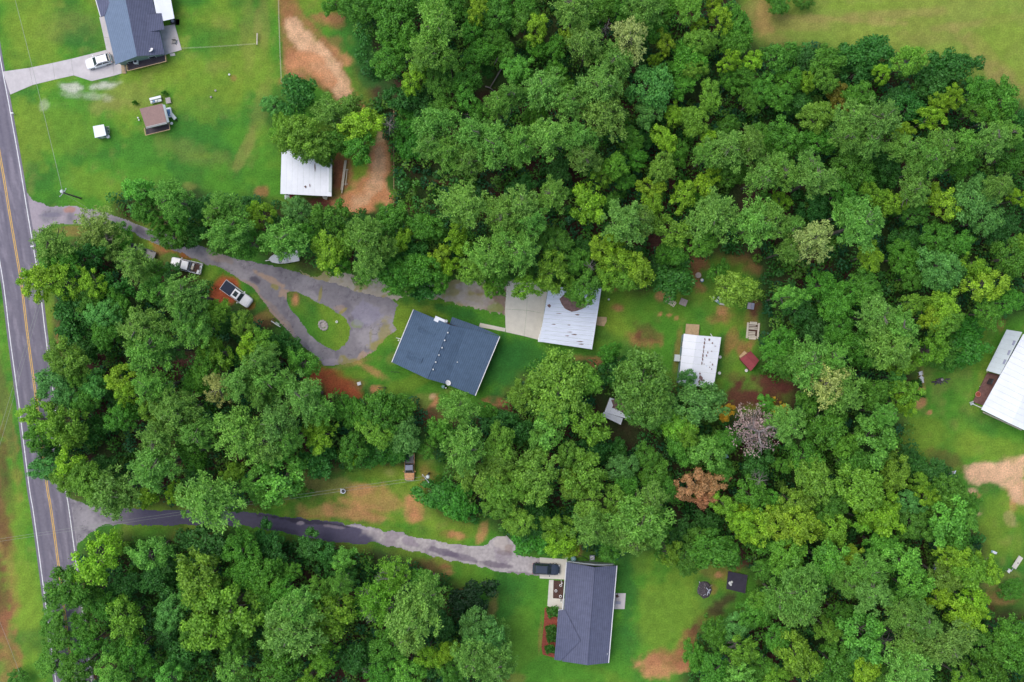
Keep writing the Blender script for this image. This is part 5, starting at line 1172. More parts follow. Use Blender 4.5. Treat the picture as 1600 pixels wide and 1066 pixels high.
# ------------------------------------------------------------------ poles and lines
def pole(lab, x, y, bx_, by_, h, hd, base_name='utility_pole', transformer=True):
    top_ = P(x, y, h); base = Vector((top_.x, top_.y, 0))
    base = P(bx_, by_, 0)
    t = thing(base_name, lab, 'utility pole', base)
    part(t, 'post', MB().tube([base, top_], [.17, .12], 8), M_BARK)
    d = Vector((math.cos(hd), math.sin(hd), 0))
    a = part(t, 'crossarm', MB().tube([top_ - d * .9 + Vector((0, 0, -.2)), top_ + d * .9 + Vector((0, 0, -.2))], .06, 5), M_CHROME)
    for s in (-.8, 0, .8): part(a, 'insulator', MB().lathe([(.07, -.13), (.1, -.05), (.04, .12)], 8, tuple(top_ + d * s)), M_WHITE)
    if transformer:
        c = top_ + Vector((-d.y, d.x, 0)) * .38 + Vector((0, 0, -1.2)); part(t, 'transformer', MB().lathe([(.3, 0), (.32, .1), (.32, .85), (.22, .98)], 12, tuple(c)), M_METALG)
    return top_
pA = pole('utility pole with pale transformer beside the mouth of the upper driveway', 98, 301, 126, 310, 8.0, .9)
pB = pole('utility pole with white insulators beside the old orange-hooded pickup', 665, 748, 670.5, 739.5, 8.0, -.9)
def line(lab, a, b, sag=.6, rad=.03, grp=None):
    n = 14; pts = [a.lerp(b, k / n) - Vector((0, 0, sag * 4 * (k / n) * (1 - k / n))) for k in range(n + 1)]
    mb = MB().tube([p - a for p in pts], rad, 4); o = mb.build('power_line', M_WIRE); o.location = a; tag(o, lab, 'power line', grp)
line('power line from the upper driveway pole to the top edge over the lawn', pA, P(8, -60, 7.2), .4, .03)
line('upper of the two wires from the clearing pole to the road', pB + Vector((0, .4, 0)), P(-60, 851, 9.5), .5, .02)
line('lower of the two wires from the clearing pole to the road', pB + Vector((0, -.1, 0)), P(-60, 855, 9.4), .6, .02)
line('left wire of the pair crossing the road beside the woods', P(75, 420, 9), P(-30, 770, 9), .2, .02)
line('right wire of the pair crossing the road beside the woods', P(77, 425, 9), P(-28, 790, 9), .2, .02)
line('lone wire over the rough verge at the lower left corner', P(-20, 925, 8), P(30, 1050, 8), .2, .02)
line('short service wire from the upper driveway pole toward the hedge', pA, P(160, 340, 3.5), .1, .02)

# ------------------------------------------------------------------ shrubs and tree crowns
def leaf_quads(c, nrm, tang, ln, wd):
    """diamond leaf sprays: centres, normals, tangents -> verts (N*4,3)"""
    t = tang - nrm * np.sum(tang * nrm, 1)[:, None]
    t /= np.linalg.norm(t, axis=1)[:, None] + 1e-9
    b = np.cross(nrm, t)
    ln = np.asarray(ln).reshape(-1, 1); wd = np.asarray(wd).reshape(-1, 1)
    fold = nrm * wd * 0.25
    return np.stack([c - t * ln / 2, c - b * wd / 2 + fold, c + t * ln / 2, c + b * wd / 2 + fold], 1).reshape(-1, 3)
def unit(v): return v / (np.linalg.norm(v, axis=-1, keepdims=True) + 1e-9)
def crown_broad(seed, ncl=42, cr=(.13, .22), per=75, leaf=.085, zs=.8, up=.4, ragged=.2, drop=.1, tv=.16):
    """open irregular crown: leaf clusters at the branch ends over an uneven dome"""
    g = np.random.default_rng(seed)
    n = ncl; f = np.sqrt((np.arange(n) + .5) / n); az = np.arange(n) * 2.39996 + g.normal(0, .3, n)
    ph = g.random(4) * 6.28
    m = 1 + ragged * np.sin(2 * az + ph[0]) + ragged * .7 * np.sin(3 * az + ph[1]) + ragged * .5 * np.sin(5 * az + ph[2])
    rho = f * m * .86 * (1 + g.normal(0, .06, n))
    z = np.sqrt(np.clip(1 - (f * .95) ** 2, 0, 1)) * .8 * zs + g.normal(0, .10, n)
    C = np.stack([np.cos(az) * rho, np.sin(az) * rho, z], 1)
    # lower, outer tier that shows in the gaps and from the side
    n2 = ncl // 2; a2 = g.random(n2) * 6.28; r2 = g.uniform(.45, .95, n2) * (1 + ragged * np.sin(2 * a2 + ph[0]))
    C2 = np.stack([np.cos(a2) * r2, np.sin(a2) * r2, g.uniform(-.45, .15, n2) * zs], 1)
    gap = (np.sin(az * 2 + ph[3]) * np.sin(f * 7 + ph[1]) > .75)
    C = C[~(gap | (g.random(n) < drop)) | (f < .2)]
    C = np.concatenate([C, C2]); n = len(C)
    rl = g.uniform(cr[0], cr[1], n); vs = []; tn = []
    for i in range(n):
        k = int(per * (rl[i] / (.5 * (cr[0] + cr[1]))) ** 2)
        d = unit(g.normal(size=(k, 3)) + np.array([0, 0, .4]))
        out = unit(C[i] * np.array([1, 1, .5]) + 1e-3)
        st = np.where(np.sum(d * out, 1) > .3, 1.25, 1.0)          # the cluster reaches outwards along its branch
        rr = rl[i] * g.uniform(.35, 1.12, k) ** .6 * st
        p = C[i] + d * rr[:, None] * np.array([1, 1, .75])
        bad = np.zeros(k, bool)
        for j in range(n):
            if j != i: bad |= np.linalg.norm(p - C[j], axis=1) < rl[j] * .5
        p = p[~bad]; dd_ = d[~bad]; q = len(p)
        if not q: continue
        nr_ = unit(dd_ * .5 + np.array([0, 0, up]) + g.normal(size=(q, 3)) * .5)
        s_ = leaf * g.uniform(.6, 1.4, q)
        vs.append(leaf_quads(p, nr_, unit(dd_ + g.normal(size=(q, 3)) * .6), s_ * 1.3, s_ * .8))
        tn.append(np.repeat(g.uniform(1 - tv, 1 + tv) * g.uniform(.68, 1.35, q), 4))
    q = int(n * 9); d = unit(g.normal(size=(q, 3)) * np.array([1, 1, .4]) + np.array([0, 0, .2]))
    p = C[g.integers(0, n, q)] + d * g.uniform(.15, .32, q)[:, None]
    vs.append(leaf_quads(p, unit(np.array([0, 0, .8]) + g.normal(size=(q, 3)) * .5), d, leaf * 1.2 * np.ones(q), leaf * .7 * np.ones(q))); tn.append(np.repeat(g.uniform(.6, 1.2, q), 4))
    return np.concatenate(vs), np.concatenate(tn)
def crown_pine(seed, R=1.0, dens=1.0, gaps=0.0, reach=1.0):
    g = np.random.default_rng(seed)
    vs = []; tn = []; tips = []
    lay = [(-.45, 9, .98), (-.15, 9, 1.0), (.15, 8, .88), (.42, 7, .68), (.66, 5, .44), (.84, 3, .2)]
    for (z, nb, ln) in lay:
        a0 = g.random() * 6.28
        for b in range(nb):
            a = a0 + 2 * math.pi * b / nb + g.normal(0, .22); L_ = ln * R * g.uniform(.72, 1.12) * reach
            if g.random() < gaps: continue
            for f in ((1.0, .74, .5, .3) if L_ > .6 * R else (1.0, .55)):
                if g.random() < .12: continue
                for q in range(2 if f > .45 else 1):
                    aa = a + g.normal(0, .20 / max(f, .3))
                    tips.append((math.cos(aa) * L_ * f, math.sin(aa) * L_ * f, (z + g.normal(0, .06)) * R * .75 + f * .12 * R))
    T = np.array(tips)
    for i in range(len(T)):
        rt = R * g.uniform(.13, .20)
        n = int(34 * dens)
        d = unit(g.normal(size=(n, 3)) + np.array([0, 0, .55]))
        p = T[i] + d * rt * g.uniform(.35, 1.0, n)[:, None]
        nr_ = unit(np.cross(d, g.normal(size=(n, 3))) + np.array([0, 0, .7]))
        vs.append(leaf_quads(p, nr_, d, R * .105 * g.uniform(.7, 1.3, n), R * .045 * g.uniform(.7, 1.3, n)))
        tn.append(np.repeat(g.uniform(.8, 1.2) * g.uniform(.75, 1.25, n), 4))
    return np.concatenate(vs), np.concatenate(tn)
def leaf_mesh(name, vt, material=M_LEAF):
    v, t = vt
    return mesh_np(name, v, quads=np.arange(len(v)).reshape(-1, 4), material=material, attrs={'tone': t})
CROWN = {
 'broad': [leaf_mesh('broad_crown', crown_broad(100 + i, ncl=46, cr=(.12, .21), per=115, leaf=.070)) for i in range(9)],
 'small': [leaf_mesh('small_crown', crown_broad(200 + i, ncl=22, cr=(.18, .30), per=120, leaf=.10, ragged=.25)) for i in range(6)],
 'big': [leaf_mesh('big_crown', crown_broad(300 + i, ncl=100, cr=(.085, .15), per=70, leaf=.055, ragged=.12, drop=.05)) for i in range(3)],
 'clump': [leaf_mesh('clumped_crown', crown_broad(400 + i, ncl=34, cr=(.12, .23), per=95, leaf=.080, zs=1.1, ragged=.26, drop=.16, tv=.24)) for i in range(8)],
 'pine': [leaf_mesh('pine_crown', crown_pine(500 + i, 1.0, gaps=.08)) for i in range(9)],
 'thin': [leaf_mesh('thin_crown', crown_pine(600 + i, 1.0, dens=.8, gaps=.3, reach=1.05)) for i in range(3)],
 'dead': [leaf_mesh('withered_crown', crown_pine(700 + i, 1.0, dens=.25, gaps=.15)) for i in range(2)],
}
def trunk_mesh(kind, seed):
    g = random.Random(seed); mb = MB()
    bend = Vector((g.uniform(-.1, .1), g.uniform(-.1, .1), 0))
    topz = {'pine': 1.0, 'broad': .93, 'dead': 1.0}[kind]
    pts = [bend * math.sin(k / 6 * math.pi) + Vector((0, 0, topz * k / 6)) for k in range(7)]
    mb.tube(pts, [.085 * (1 - .8 * k / 6) for k in range(7)], 7)
    if kind == 'broad':
        for k in range(9):
            z = g.uniform(.5, .8); a = g.uniform(0, 6.28); l = g.uniform(.35, .7)
            b = Vector((0, 0, z)) + bend * math.sin(z * math.pi); e = b + Vector((math.cos(a) * l, math.sin(a) * l, .12)); m = b.lerp(e, .5) + Vector((0, 0, .02))
            mb.tube([b, m, e], [.035, .022, .008], 4, cap=False)
    elif kind == 'pine':
        for k in range(16):
            z = g.uniform(.62, .97); a = g.uniform(0, 6.28); l = g.uniform(.5, .85) * (1.25 - z)* 1.9
            b = Vector((0, 0, z)); e = b + Vector((math.cos(a) * l, math.sin(a) * l, .04)); mb.tube([b, b.lerp(e, .5), e], [.025, .016, .006], 4, cap=False)
    else:
        def rec(p, d, l, r, dep):
            e = p + Vector((d.x * l, d.y * l, d.z * l)); mid = p.lerp(e, .5) + Vector((g.uniform(-.05, .05), g.uniform(-.05, .05), 0))
            mb.tube([p, mid, e], [r, r * .75, r * .5], 4 if dep < 2 else 3, cap=False)
            if dep >= 4: return
            for q in range(3 if dep < 3 else 2):
                dv = (d + Vector((g.uniform(-.9, .9), g.uniform(-.9, .9), g.uniform(-.25, .25)))).normalized()
                rec(e if q else mid, dv, l * .68, r * .55, dep + 1)
        for k in range(9):
            a = 2 * math.pi * k / 9 + g.uniform(-.2, .2); rec(Vector((0, 0, g.uniform(.6, .95))), Vector((math.cos(a), math.sin(a), g.uniform(-.05, .12))), g.uniform(.32, .42), .035, 1)
    return mb.mesh(kind + '_trunk', M_DEADWOOD if kind == 'dead' else M_BARK)
TRUNK = {k: [trunk_mesh(k, 40 + i) for i in range(4)] for k in ('pine', 'broad', 'dead')}

# x y r code : crown centre and radius in photo pixels.  Codes name the look of the crown.
TREES = """
463 149 26 K|425 165 15 B|468 213 32 O|446 195 17 O|521 177 28 P|549 165 18 P|567 197 28 Y|562 233 24 D|489 228 27 O|520 224 22 D|438 212 14 O|505 245 14 O
562 15 24 D|582 30 16 K|595 8 24 D|520 4 18 D|620 33 32 D|608 96 24 D|628 63 26 D|681 46 36 P|668 84 28 P|628 5 24 D|684 5 26 D|709 13 18 D|747 20 17 Y|780 23 24 D|739 48 18 D|701 96 18 P|648 124 19 Y|684 132 22 D|727 132 22 D|749 86 22 D|775 61 16 D|727 155 16 L|628 152 20 K|694 172 18 D|653 162 20 K|681 197 31 P|673 228 22 P|701 242 25 P|638 196 20 G|642 228 20 G|739 210 26 P|780 165 20 P|772 230 34 P|749 177 16 D|734 254 24 P|795 109 14 L|798 150 18 P|790 80 16 D|760 110 10 K
818 12 22 D|820 33 20 D|838 46 19 Y|840 76 15 D|810 109 19 L|889 58 14 Y|896 15 30 P|911 34 18 D|868 76 16 D|916 68 27 P|942 15 20 D|965 13 16 D|1010 10 28 P|982 60 28 W|962 95 26 P|1038 68 15 Y|1023 96 10 Y|1015 46 22 D|1035 13 22 D|1076 13 22 O|1114 8 13 Y|1127 33 17 Y|1089 43 11 Y|1094 66 20 O|1149 43 26 D|1149 66 22 D|1076 96 26 D|1084 110 15 O|1139 99 16 Y|1172 99 16 Y|1162 119 16 D|1142 127 16 D|1018 137 32 B|1063 137 18 D|1109 152 20 O|937 137 34 P|848 142 30 P|868 111 16 D|889 162 22 P|942 175 34 P|883 132 14 D|838 182 18 D|1013 177 22 B|1051 180 15 Y|1084 190 20 O|1038 218 18 Y|987 220 18 D|858 215 30 P|904 215 27 P|813 228 25 P|914 248 22 P|1104 220 14 Y|1137 197 16 D|1137 235 30 P|1170 228 24 P|1104 243 20 P|962 260 18 O|1033 263 20 O|995 248 16 D|1187 142 20 D|1187 215 18 D|1172 157 16 D|1050 110 14 D|1060 240 16 D|1010 215 14 K
1215 3 18 D|1255 -2 15 D|1218 89 24 D|1289 96 24 D|1258 101 16 K|1332 89 26 K|1367 84 24 K|1377 116 13 Y|1261 129 13 Y|1289 127 16 O|1309 154 16 U|1233 127 18 D|1215 152 20 D|1342 152 22 D|1342 111 24 K|1420 96 22 O|1463 109 26 K|1499 106 24 K|1453 132 24 K|1489 152 15 Y|1468 162 14 Y|1453 187 18 Y|1420 170 22 K|1276 182 22 O|1332 187 26 P|1377 187 28 P|1397 157 18 K|1527 144 24 D|1562 162 28 D|1529 172 22 D|1554 182 20 D|1223 218 28 D|1278 223 22 D|1322 215 22 P|1357 223 22 P|1410 208 14 Y|1415 233 24 P|1468 233 26 P|1511 228 22 P|1549 220 26 P|1575 210 18 P|1580 243 26 D|1215 258 20 P|1266 261 22 P|1329 258 28 D|1450 247 24 P|1499 258 20 D|1382 263 22 K|1428 266 18 P|1597 192 16 K|1250 160 20 K
218 298 21 L|228 326 21 D|268 310 27 P|248 346 14 D|278 338 20 D|268 369 23 D|299 369 18 K|314 326 18 K|352 326 24 P|360 361 30 P|337 338 18 P|342 378 16 P|386 381 22 D|395 331 13 Y|380 318 14 K
152 356 30 T|172 376 24 T|81 379 28 T|96 402 24 D|192 368 16 D|71 442 27 Y|50 437 16 Y|106 437 24 Y|147 442 19 Y|109 412 20 D|213 412 25 P|238 423 17 D|177 460 26 K|142 402 20 K|122 493 30 K|165 493 24 B|187 478 18 D|243 453 22 L|288 462 29 P|291 490 27 P|223 513 34 P|304 513 26 P|336 492 20 O|362 508 16 K|380 507 18 O|165 523 20 D|114 521 20 K|142 473 18 D|268 425 13 K
408 336 19 Y|466 328 19 B|519 341 26 D|444 377 31 P|423 381 18 D|471 366 18 D|514 394 25 Y|542 379 16 O|572 369 28 P|577 397 26 P|608 349 26 D|562 349 18 K|630 376 15 Y|602 387 18 P|666 354 22 D|643 402 26 K|678 361 16 D|714 366 17 Y|721 384 13 Y|686 402 17 Y|704 417 13 Y|727 321 34 P|787 336 26 P|764 402 28 P|656 422 26 D|623 430 26 D|577 417 22 P|663 442 24 K|628 448 18 D|742 422 24 O|775 437 20 D|765 455 11 O|790 379 22 P|527 412 18 D|564 437 12 P|689 435 16 D|430 350 14 K
815 323 28 P|863 306 24 P|828 344 25 P|815 392 27 P|919 316 28 Y|1018 295 17 Y|1018 318 17 Y|1066 308 20 Y|1104 283 18 Y|977 346 33 P|1002 346 20 P|1048 364 25 Z|957 316 12 D|962 376 18 Y|939 389 18 Y|967 412 22 Y|997 420 22 Y|863 427 26 Z|901 409 18 D|949 432 20 Z|977 437 18 O|868 382 24 D|909 387 16 K|1053 435 30 S|1028 422 18 K|1114 338 34 P|1180 349 34 P|1099 379 20 O|1149 452 30 Q|1124 425 16 D|825 447 20 Z|914 452 24 D|889 447 14 Z|1142 273 22 D|1190 275 26 P|977 283 16 D|942 273 16 Z|871 268 18 K|815 293 18 K|1099 316 14 D|1056 392 18 D|1038 394 14 D
1225 275 22 P|1273 280 28 P|1342 273 24 D|1220 313 13 Y|1205 344 26 P|1377 275 20 K|1316 303 20 D|1392 316 20 Y|1365 306 16 Z|1428 298 22 P|1473 316 24 Y|1430 331 20 D|1519 311 30 B|1537 344 24 B|1559 293 20 P|1592 311 15 Y|1567 351 20 K|1342 351 36 P|1321 331 20 P|1271 321 20 K|1238 356 18 P|1266 376 30 W|1233 392 18 P|1413 376 20 K|1357 402 19 Y|1410 402 22 D|1466 374 24 D|1496 382 20 D|1466 422 32 B|1519 417 18 Y|1537 447 26 Y|1585 402 28 D|1592 382 14 O|1423 435 18 D|1284 447 22 D|1311 470 26 D|1352 452 24 D|1230 465 19 L|1299 488 16 L|1372 495 28 P|1403 513 28 P|1468 480 24 Y|1453 498 18 Y|1428 475 18 Z|1478 505 20 O|1542 490 20 D|1514 516 22 G|1276 513 22 K|1311 516 22 D|1251 488 22 K|1575 472 20 D|1555 368 18 K
106 560 28 O|122 586 16 O|86 601 26 B|111 614 24 B|144 601 22 B|132 626 20 D|76 657 26 Z|106 659 28 Z|50 653 16 Y|63 682 22 D|109 682 18 O|142 672 22 K|84 712 20 K|73 733 20 B|116 727 27 Y|137 750 28 O|101 750 20 O|162 733 20 K|177 773 34 P|235 545 34 P|273 548 18 B|142 543 20 K|190 593 21 Y|203 616 18 Y|235 641 18 Z|235 603 26 P|273 641 34 P|192 652 22 D|324 576 26 D|339 550 22 Z|392 545 20 Y|344 608 22 W|380 596 30 P|375 679 34 P|248 687 28 P|309 677 26 P|301 707 22 D|243 730 36 P|327 783 42 P|233 770 18 Y|273 768 14 Y|311 743 20 K|365 738 16 Z|397 753 20 L|309 598 20 D|182 618 16 K
410 568 24 P|420 596 28 P|408 614 22 P|473 565 22 L|476 621 32 P|496 636 24 P|430 662 32 P|413 692 30 P|451 687 20 P|504 684 22 Y|494 662 16 Y|547 644 24 D|597 644 32 D|587 674 24 O|623 636 20 D|633 682 24 B|552 702 22 D|590 707 26 G|615 707 20 G|552 712 10 Y|501 717 26 K|438 748 36 L|413 768 20 D|466 768 16 D|716 639 26 P|689 672 18 D|727 702 32 P|775 657 20 K|668 702 14 D|780 697 26 O|754 745 30 O|780 717 26 O|777 765 28 O|686 770 26 G|716 783 26 G|780 791 20 O|408 538 22 O|443 540 20 K|760 640 14 D
872 606 47 O|815 619 20 O|914 593 24 O|861 659 30 L|919 662 28 Z|813 672 20 K|840 690 16 L|1003 598 46 M|1023 626 30 M|1000 641 28 M|952 550 16 D|957 573 22 K|1073 591 13 B|1094 631 32 B|1056 667 24 Z|1073 677 18 Z|1063 697 22 D|1104 707 24 L|1129 692 22 D|1133 644 12 R|838 743 34 O|815 758 20 O|889 712 18 O|914 740 32 O|896 758 22 O|972 732 22 B|1020 740 22 D|1010 712 18 D|977 760 20 D|962 786 20 O|1018 783 26 P|922 791 24 O|1043 765 16 D|927 697 22 K|962 702 14 K|1081 758 22 N|1111 756 20 N|1099 778 16 N|1127 733 16 D|1129 788 18 Z|1162 793 14 Y|1180 672 34 X|1182 728 22 K|1175 773 24 D|1195 631 14 L|790 745 16 O
1263 568 34 P|1301 560 24 P|1235 570 22 D|1289 596 34 W|1314 608 30 P|1273 616 24 D|1215 545 26 D|1352 545 30 D|1392 543 36 P|1408 570 20 Z|1453 545 22 Z|1473 550 24 D|1509 545 26 G|1492 560 16 G|1410 614 22 Z|1413 631 16 Y|1362 614 26 D|1382 649 18 P|1400 591 14 B|1218 640 15 R|1228 662 28 P|1284 657 34 D|1261 639 22 K|1362 687 32 L|1319 697 18 O|1258 715 26 D|1332 727 28 D|1397 738 24 Z|1271 748 30 O|1342 763 34 O|1225 727 14 D|1448 773 16 Y|1435 755 14 Z|1382 786 20 Y|1301 783 24 D|1473 778 30 D|1504 788 22 D|1428 733 20 K|1456 738 18 K|1478 758 18 K|1240 786 22 Z|1208 778 13 L|1423 786 20 B|1420 712 14 K
152 872 34 Y|182 854 18 O|233 864 26 L|109 918 34 D|142 933 20 D|165 948 20 D|84 961 18 D|91 993 22 D|134 978 22 D|197 968 28 Z|197 912 20 K|246 905 24 K|268 872 20 K|210 1016 26 D|182 1016 18 D|177 1049 24 L|266 958 22 B|263 991 18 K|322 847 30 K|314 907 36 Z|354 953 42 Z|304 928 22 D|329 983 34 Z|304 988 20 D|367 999 24 D|263 1057 20 L|367 1044 26 L|380 859 26 D|387 897 26 D|291 1024 24 K|233 1042 16 D|84 1035 24 D|120 1045 24 D|140 1005 20 D|30 1060 14 D
415 902 28 D|438 928 22 D|413 938 22 D|453 892 14 D|539 874 17 L|514 864 20 K|463 953 30 P|456 983 42 P|433 978 20 P|516 958 34 Z|501 923 20 O|532 912 16 P|430 862 20 K|418 844 20 K|489 852 20 K|509 1029 20 Z|438 1039 30 D|484 1059 16 Z|590 935 34 V|615 902 26 V|648 961 38 P|668 930 26 P|638 993 24 P|663 907 18 D|610 1006 26 D|737 938 28 H|759 999 32 B|742 978 24 B|737 1031 26 P|775 1036 28 P|775 988 20 P|668 1024 18 Y|699 1019 16 Y|638 1049 22 L|597 1052 22 D|704 1044 20 D|691 981 20 K|552 1024 24 K|542 897 14 K
810 814 22 O|871 824 22 Z|873 847 22 Y|891 859 12 Y|833 842 26 G|835 811 24 K|924 824 28 P|1000 819 42 P|972 829 24 P|992 847 22 P|952 852 20 D|1030 824 16 D|1048 864 18 Z|1073 874 22 D|1109 859 32 D|1091 839 20 D|1139 864 20 D|1068 829 20 K|1104 819 18 K|1157 816 22 Y|1165 837 14 Y|1192 821 26 Y|1195 847 22 D|1195 940 20 O|1117 986 22 D|1147 978 24 B|1180 958 24 D|1155 1014 22 Z|1084 1024 18 D|1155 1054 24 L|1117 1052 24 D|1190 1044 22 D|1195 887 18 D
1218 824 26 Y|1251 816 26 Y|1284 804 18 D|1301 826 22 Z|1372 804 28 Y|1347 814 18 Z|1423 819 24 D|1478 811 34 L|1504 811 18 L|1491 842 26 D|1403 877 30 L|1377 854 22 D|1289 880 30 L|1327 867 16 Y|1230 867 28 O|1352 892 28 P|1357 923 32 P|1322 912 20 P|1423 920 26 L|1463 930 20 Y|1509 887 28 Z|1542 887 20 Y|1478 902 24 O|1491 867 22 Y|1514 938 22 Y|1504 958 26 Y|1524 953 14 Y|1251 923 38 P|1215 933 24 P|1251 953 26 P|1311 958 18 D|1291 983 18 O|1342 988 34 L|1342 1024 24 B|1410 961 24 P|1440 973 28 P|1420 1006 26 P|1423 1039 34 P|1478 1006 34 P|1240 1019 32 Z|1215 999 20 D|1263 1036 20 Z|1301 1039 30 D|1347 1047 22 Y|1208 1057 18 Z|1377 1057 18 D|1544 1010 26 D|1575 998 28 D|1590 1024 30 D|1537 1052 30 D|1580 923 18 D|1504 1062 20 Z
""".replace('\n', '|').split('|')
# code: (mesh family, photo colour (sRGB, lit crown), height m, kind name (pine and oak identified, the others assigned by crown look), spoken colour)
K_ = {
 'P': ('pine', (108, 156, 66), 20, 'pine_tree', 'grey-green pine'),
 'B': ('broad', (86, 142, 66), 14, 'deciduous_tree', 'bluish-green leafy tree'),
 'D': ('broad', (77, 132, 42), 13.5, 'broadleaf_tree', 'mid-green leafy tree'),
 'K': ('small', (58, 112, 46), 8.5, 'dark_green_tree', 'dark green low tree'),
 'O': ('broad', (102, 148, 50), 16, 'oak_tree', 'olive-green oak'),
 'M': ('big', (92, 138, 54), 16, 'oak_tree', 'grey-olive spreading oak'),
 'Y': ('clump', (120, 162, 42), 15, 'clumped_tree', 'bright yellow-green tree'),
 'Z': ('clump', (102, 148, 44), 14.5, 'clumped_tree', 'yellowish green tree'),
 'L': ('clump', (96, 156, 58), 14.5, 'clumped_tree', 'fresh light green tree'),
 'W': ('thin', (156, 170, 96), 19, 'pine_tree', 'pale spiky pine'),
 'T': ('thin', (128, 162, 74), 14, 'pine_tree', 'light feathery pine'),
 'V': ('thin', (110, 160, 50), 12, 'twiggy_tree', 'twiggy see-through tree'),
 'G': ('small', (66, 130, 42), 5.5, 'understory_tree', 'low bushy green tree'),
 'S': ('small', (66, 120, 44), 8, 'dark_green_tree', 'dark glossy round tree'),
 'Q': ('broad', (122, 164, 58), 15, 'broadleaf_tree', 'pale green round tree'),
 'H': ('small', (24, 58, 24), 4.5, 'dark_green_tree', 'very dark round tree standing alone'),
 'U': ('small', (112, 118, 40), 12, 'oak_tree', 'brownish olive oak'),
 'R': ('clump', (186, 160, 50), 10, 'clumped_tree', 'yellow-orange tree'),
 'N': ('clump', (164, 130, 86), 13, 'dying_tree', 'orange-brown dying tree'),
 'X': ('dead', (160, 144, 138), 15, 'dead_tree', 'pinkish grey dead tree'),
}
GAIN = 1.42      # crowns shade themselves: leaf colour = lit-crown colour * GAIN
LAND = [(695, 550, 'the slate-blue-roofed house'), (915, 955, 'the long house'), (205, 50, 'the house at top left'), (888, 505, 'the rusty-roofed barn'), (479, 270, 'the bright white barn'),
 (1092, 565, 'the white trailer home'), (1570, 600, 'the right-edge house'), (1180, 672, 'the pinkish dead tree'), (1095, 762, 'the orange-brown dying trees'), (500, 505, 'the teardrop grass island'),
 (640, 735, 'the orange-hooded pickup'), (1101, 921, 'the burn pile'), (1560, 745, 'the pale dirt patch'), (962, 645, 'the ragged white shed'), (1177, 517, 'the slatted timber frame'),
 (115, 810, 'the lower driveway mouth'), (55, 335, 'the upper driveway mouth'), (737, 938, 'the lone dark round tree'), (770, 110, 'the fallen logs'), (1587, 878, 'the white flat trailer'),
 (293, 416, 'the open-bed white pickup'), (371, 460, 'the pickup with black bed cover'), (537, 767, 'the white round bin'), (853, 888, 'the navy SUV'), (1153, 908, 'the dark square cover'), (1470, 595, 'the charred heap'),
 (240, 187, 'the brown-roofed shed'), (700, 0, 'the top edge one third in from the left end'), (1150, 30, 'the left tip of the hayfield')]
LAND += [(1266, 376, 'the pale spiky pine of the right wood'), (344, 608, 'the pale spiky pine of the left wood'), (982, 60, 'the pale spiky pine of the upper wood'), (1289, 596, 'the thin grey-hearted pine'),
 (873, 601, 'the huge round oak'), (590, 935, 'the twiggy see-through tree'), (1133, 644, 'the yellow-orange tree'), (327, 783, 'the huge pine by the lower driveway'), (1309, 154, 'the brownish olive oak'),
 (1000, 819, 'the huge pine above the long house'), (354, 953, 'the huge yellowish tree of the lower left wood'), (456, 983, 'the huge pine of the lower left wood'), (1597, 158, 'the right tip of the hayfield'), (400, 62, 'the cream timber rail'),
 (1383, 1003, 'the twisted snag'), (1053, 435, 'the dark glossy round tree'), (1149, 452, 'the pale green round tree'), (446, 403, 'the boat on its trailer'), (608, 195, 'the bare pale snag'), (98, 301, 'the transformer pole'),
 (1600, 400, 'the middle of the upper right margin'), (1600, 1040, 'the lower right corner'), (200, 1066, 'the lower left corner sign area'), (600, 1066, 'the bottom edge below the woods'), (1250, 1066, 'the bottom edge of the right wood'), (537, 660, 'the shrubby thicket by the clearing'), (1000, 0, 'the middle of the top edge')]
DIRS = ['right of', 'up and right of', 'above', 'up and left of', 'left of', 'down and left of', 'below', 'down and right of']
def size_word(r): return 'tiny' if r <= 14 else 'small' if r <= 18 else 'medium' if r <= 23 else 'full-grown' if r <= 28 else 'large' if r <= 35 else 'huge'
def dist_word(d):
    d *= S
    return 'right beside and' if d < 3.5 else 'close' if d < 7 else 'a little way' if d < 12 else 'some way' if d < 19 else 'well' if d < 28 else 'far'
def cell(x, y, r, spoken, l):
    d = math.hypot(x - l[0], y - l[1]); ang = math.degrees(math.atan2(l[1] - y, x - l[0])) % 360
    return f"{size_word(r)} {spoken} {dist_word(d)} {DIRS[int((ang + 22.5) // 45) % 8]} {l[2]}"
LABELS = {}
def make_labels(lst):
    from collections import Counter
    cnt = Counter(); allc = []
    for (x, y, r, code) in lst:
        cs = [(math.hypot(x - l[0], y - l[1]), cell(x, y, r, K_[code][4], l)) for l in LAND]
        cs = [c for c in cs if c[0] > 11 and c[0] * S < 40]
        cs.sort(); allc.append(cs); cnt.update(c[1] for c in cs)
    done = set()
    for t_, cs in zip(lst, allc):
        good = [c[1] for c in cs if cnt[c[1]] == 1 and len(c[1].split()) <= 16 and c[1] not in done]
        if good: lab = good[0]
        else:
            lab = None
            for i_ in range(min(8, len(cs))):
                for j_ in range(len(cs)):
                    if i_ != j_ and lab is None:
                        a_ = cs[i_][1]; b_ = LANDN[cs[j_][1].split(' the ', 1)[1]] if False else cs[j_][1].split(' the ', 1)[1]
                        dj = next(q for q in DIRS[::-1] if (' ' + q + ' the ') in cs[j_][1])
                        cand = f"{a_}, {dj.split(' ')[0]} of the {b_}" if False else f"{K_[t_[3]][4]} {dj} the {b_}, {dist_word(cs[i_][0])} of the {cs[i_][1].split(' the ', 1)[1]}"
                        if cand not in done and len(cand.split()) <= 16: lab = cand
            lab = lab or (cs[0][1] if cs else K_[t_[3]][4])
            if len(lab.split()) > 16: lab = ' '.join(lab.split()[:0]) + min((c[1] for c in cs), key=lambda q: len(q.split()))
        done.add(lab); LABELS[t_] = lab
LIST = []
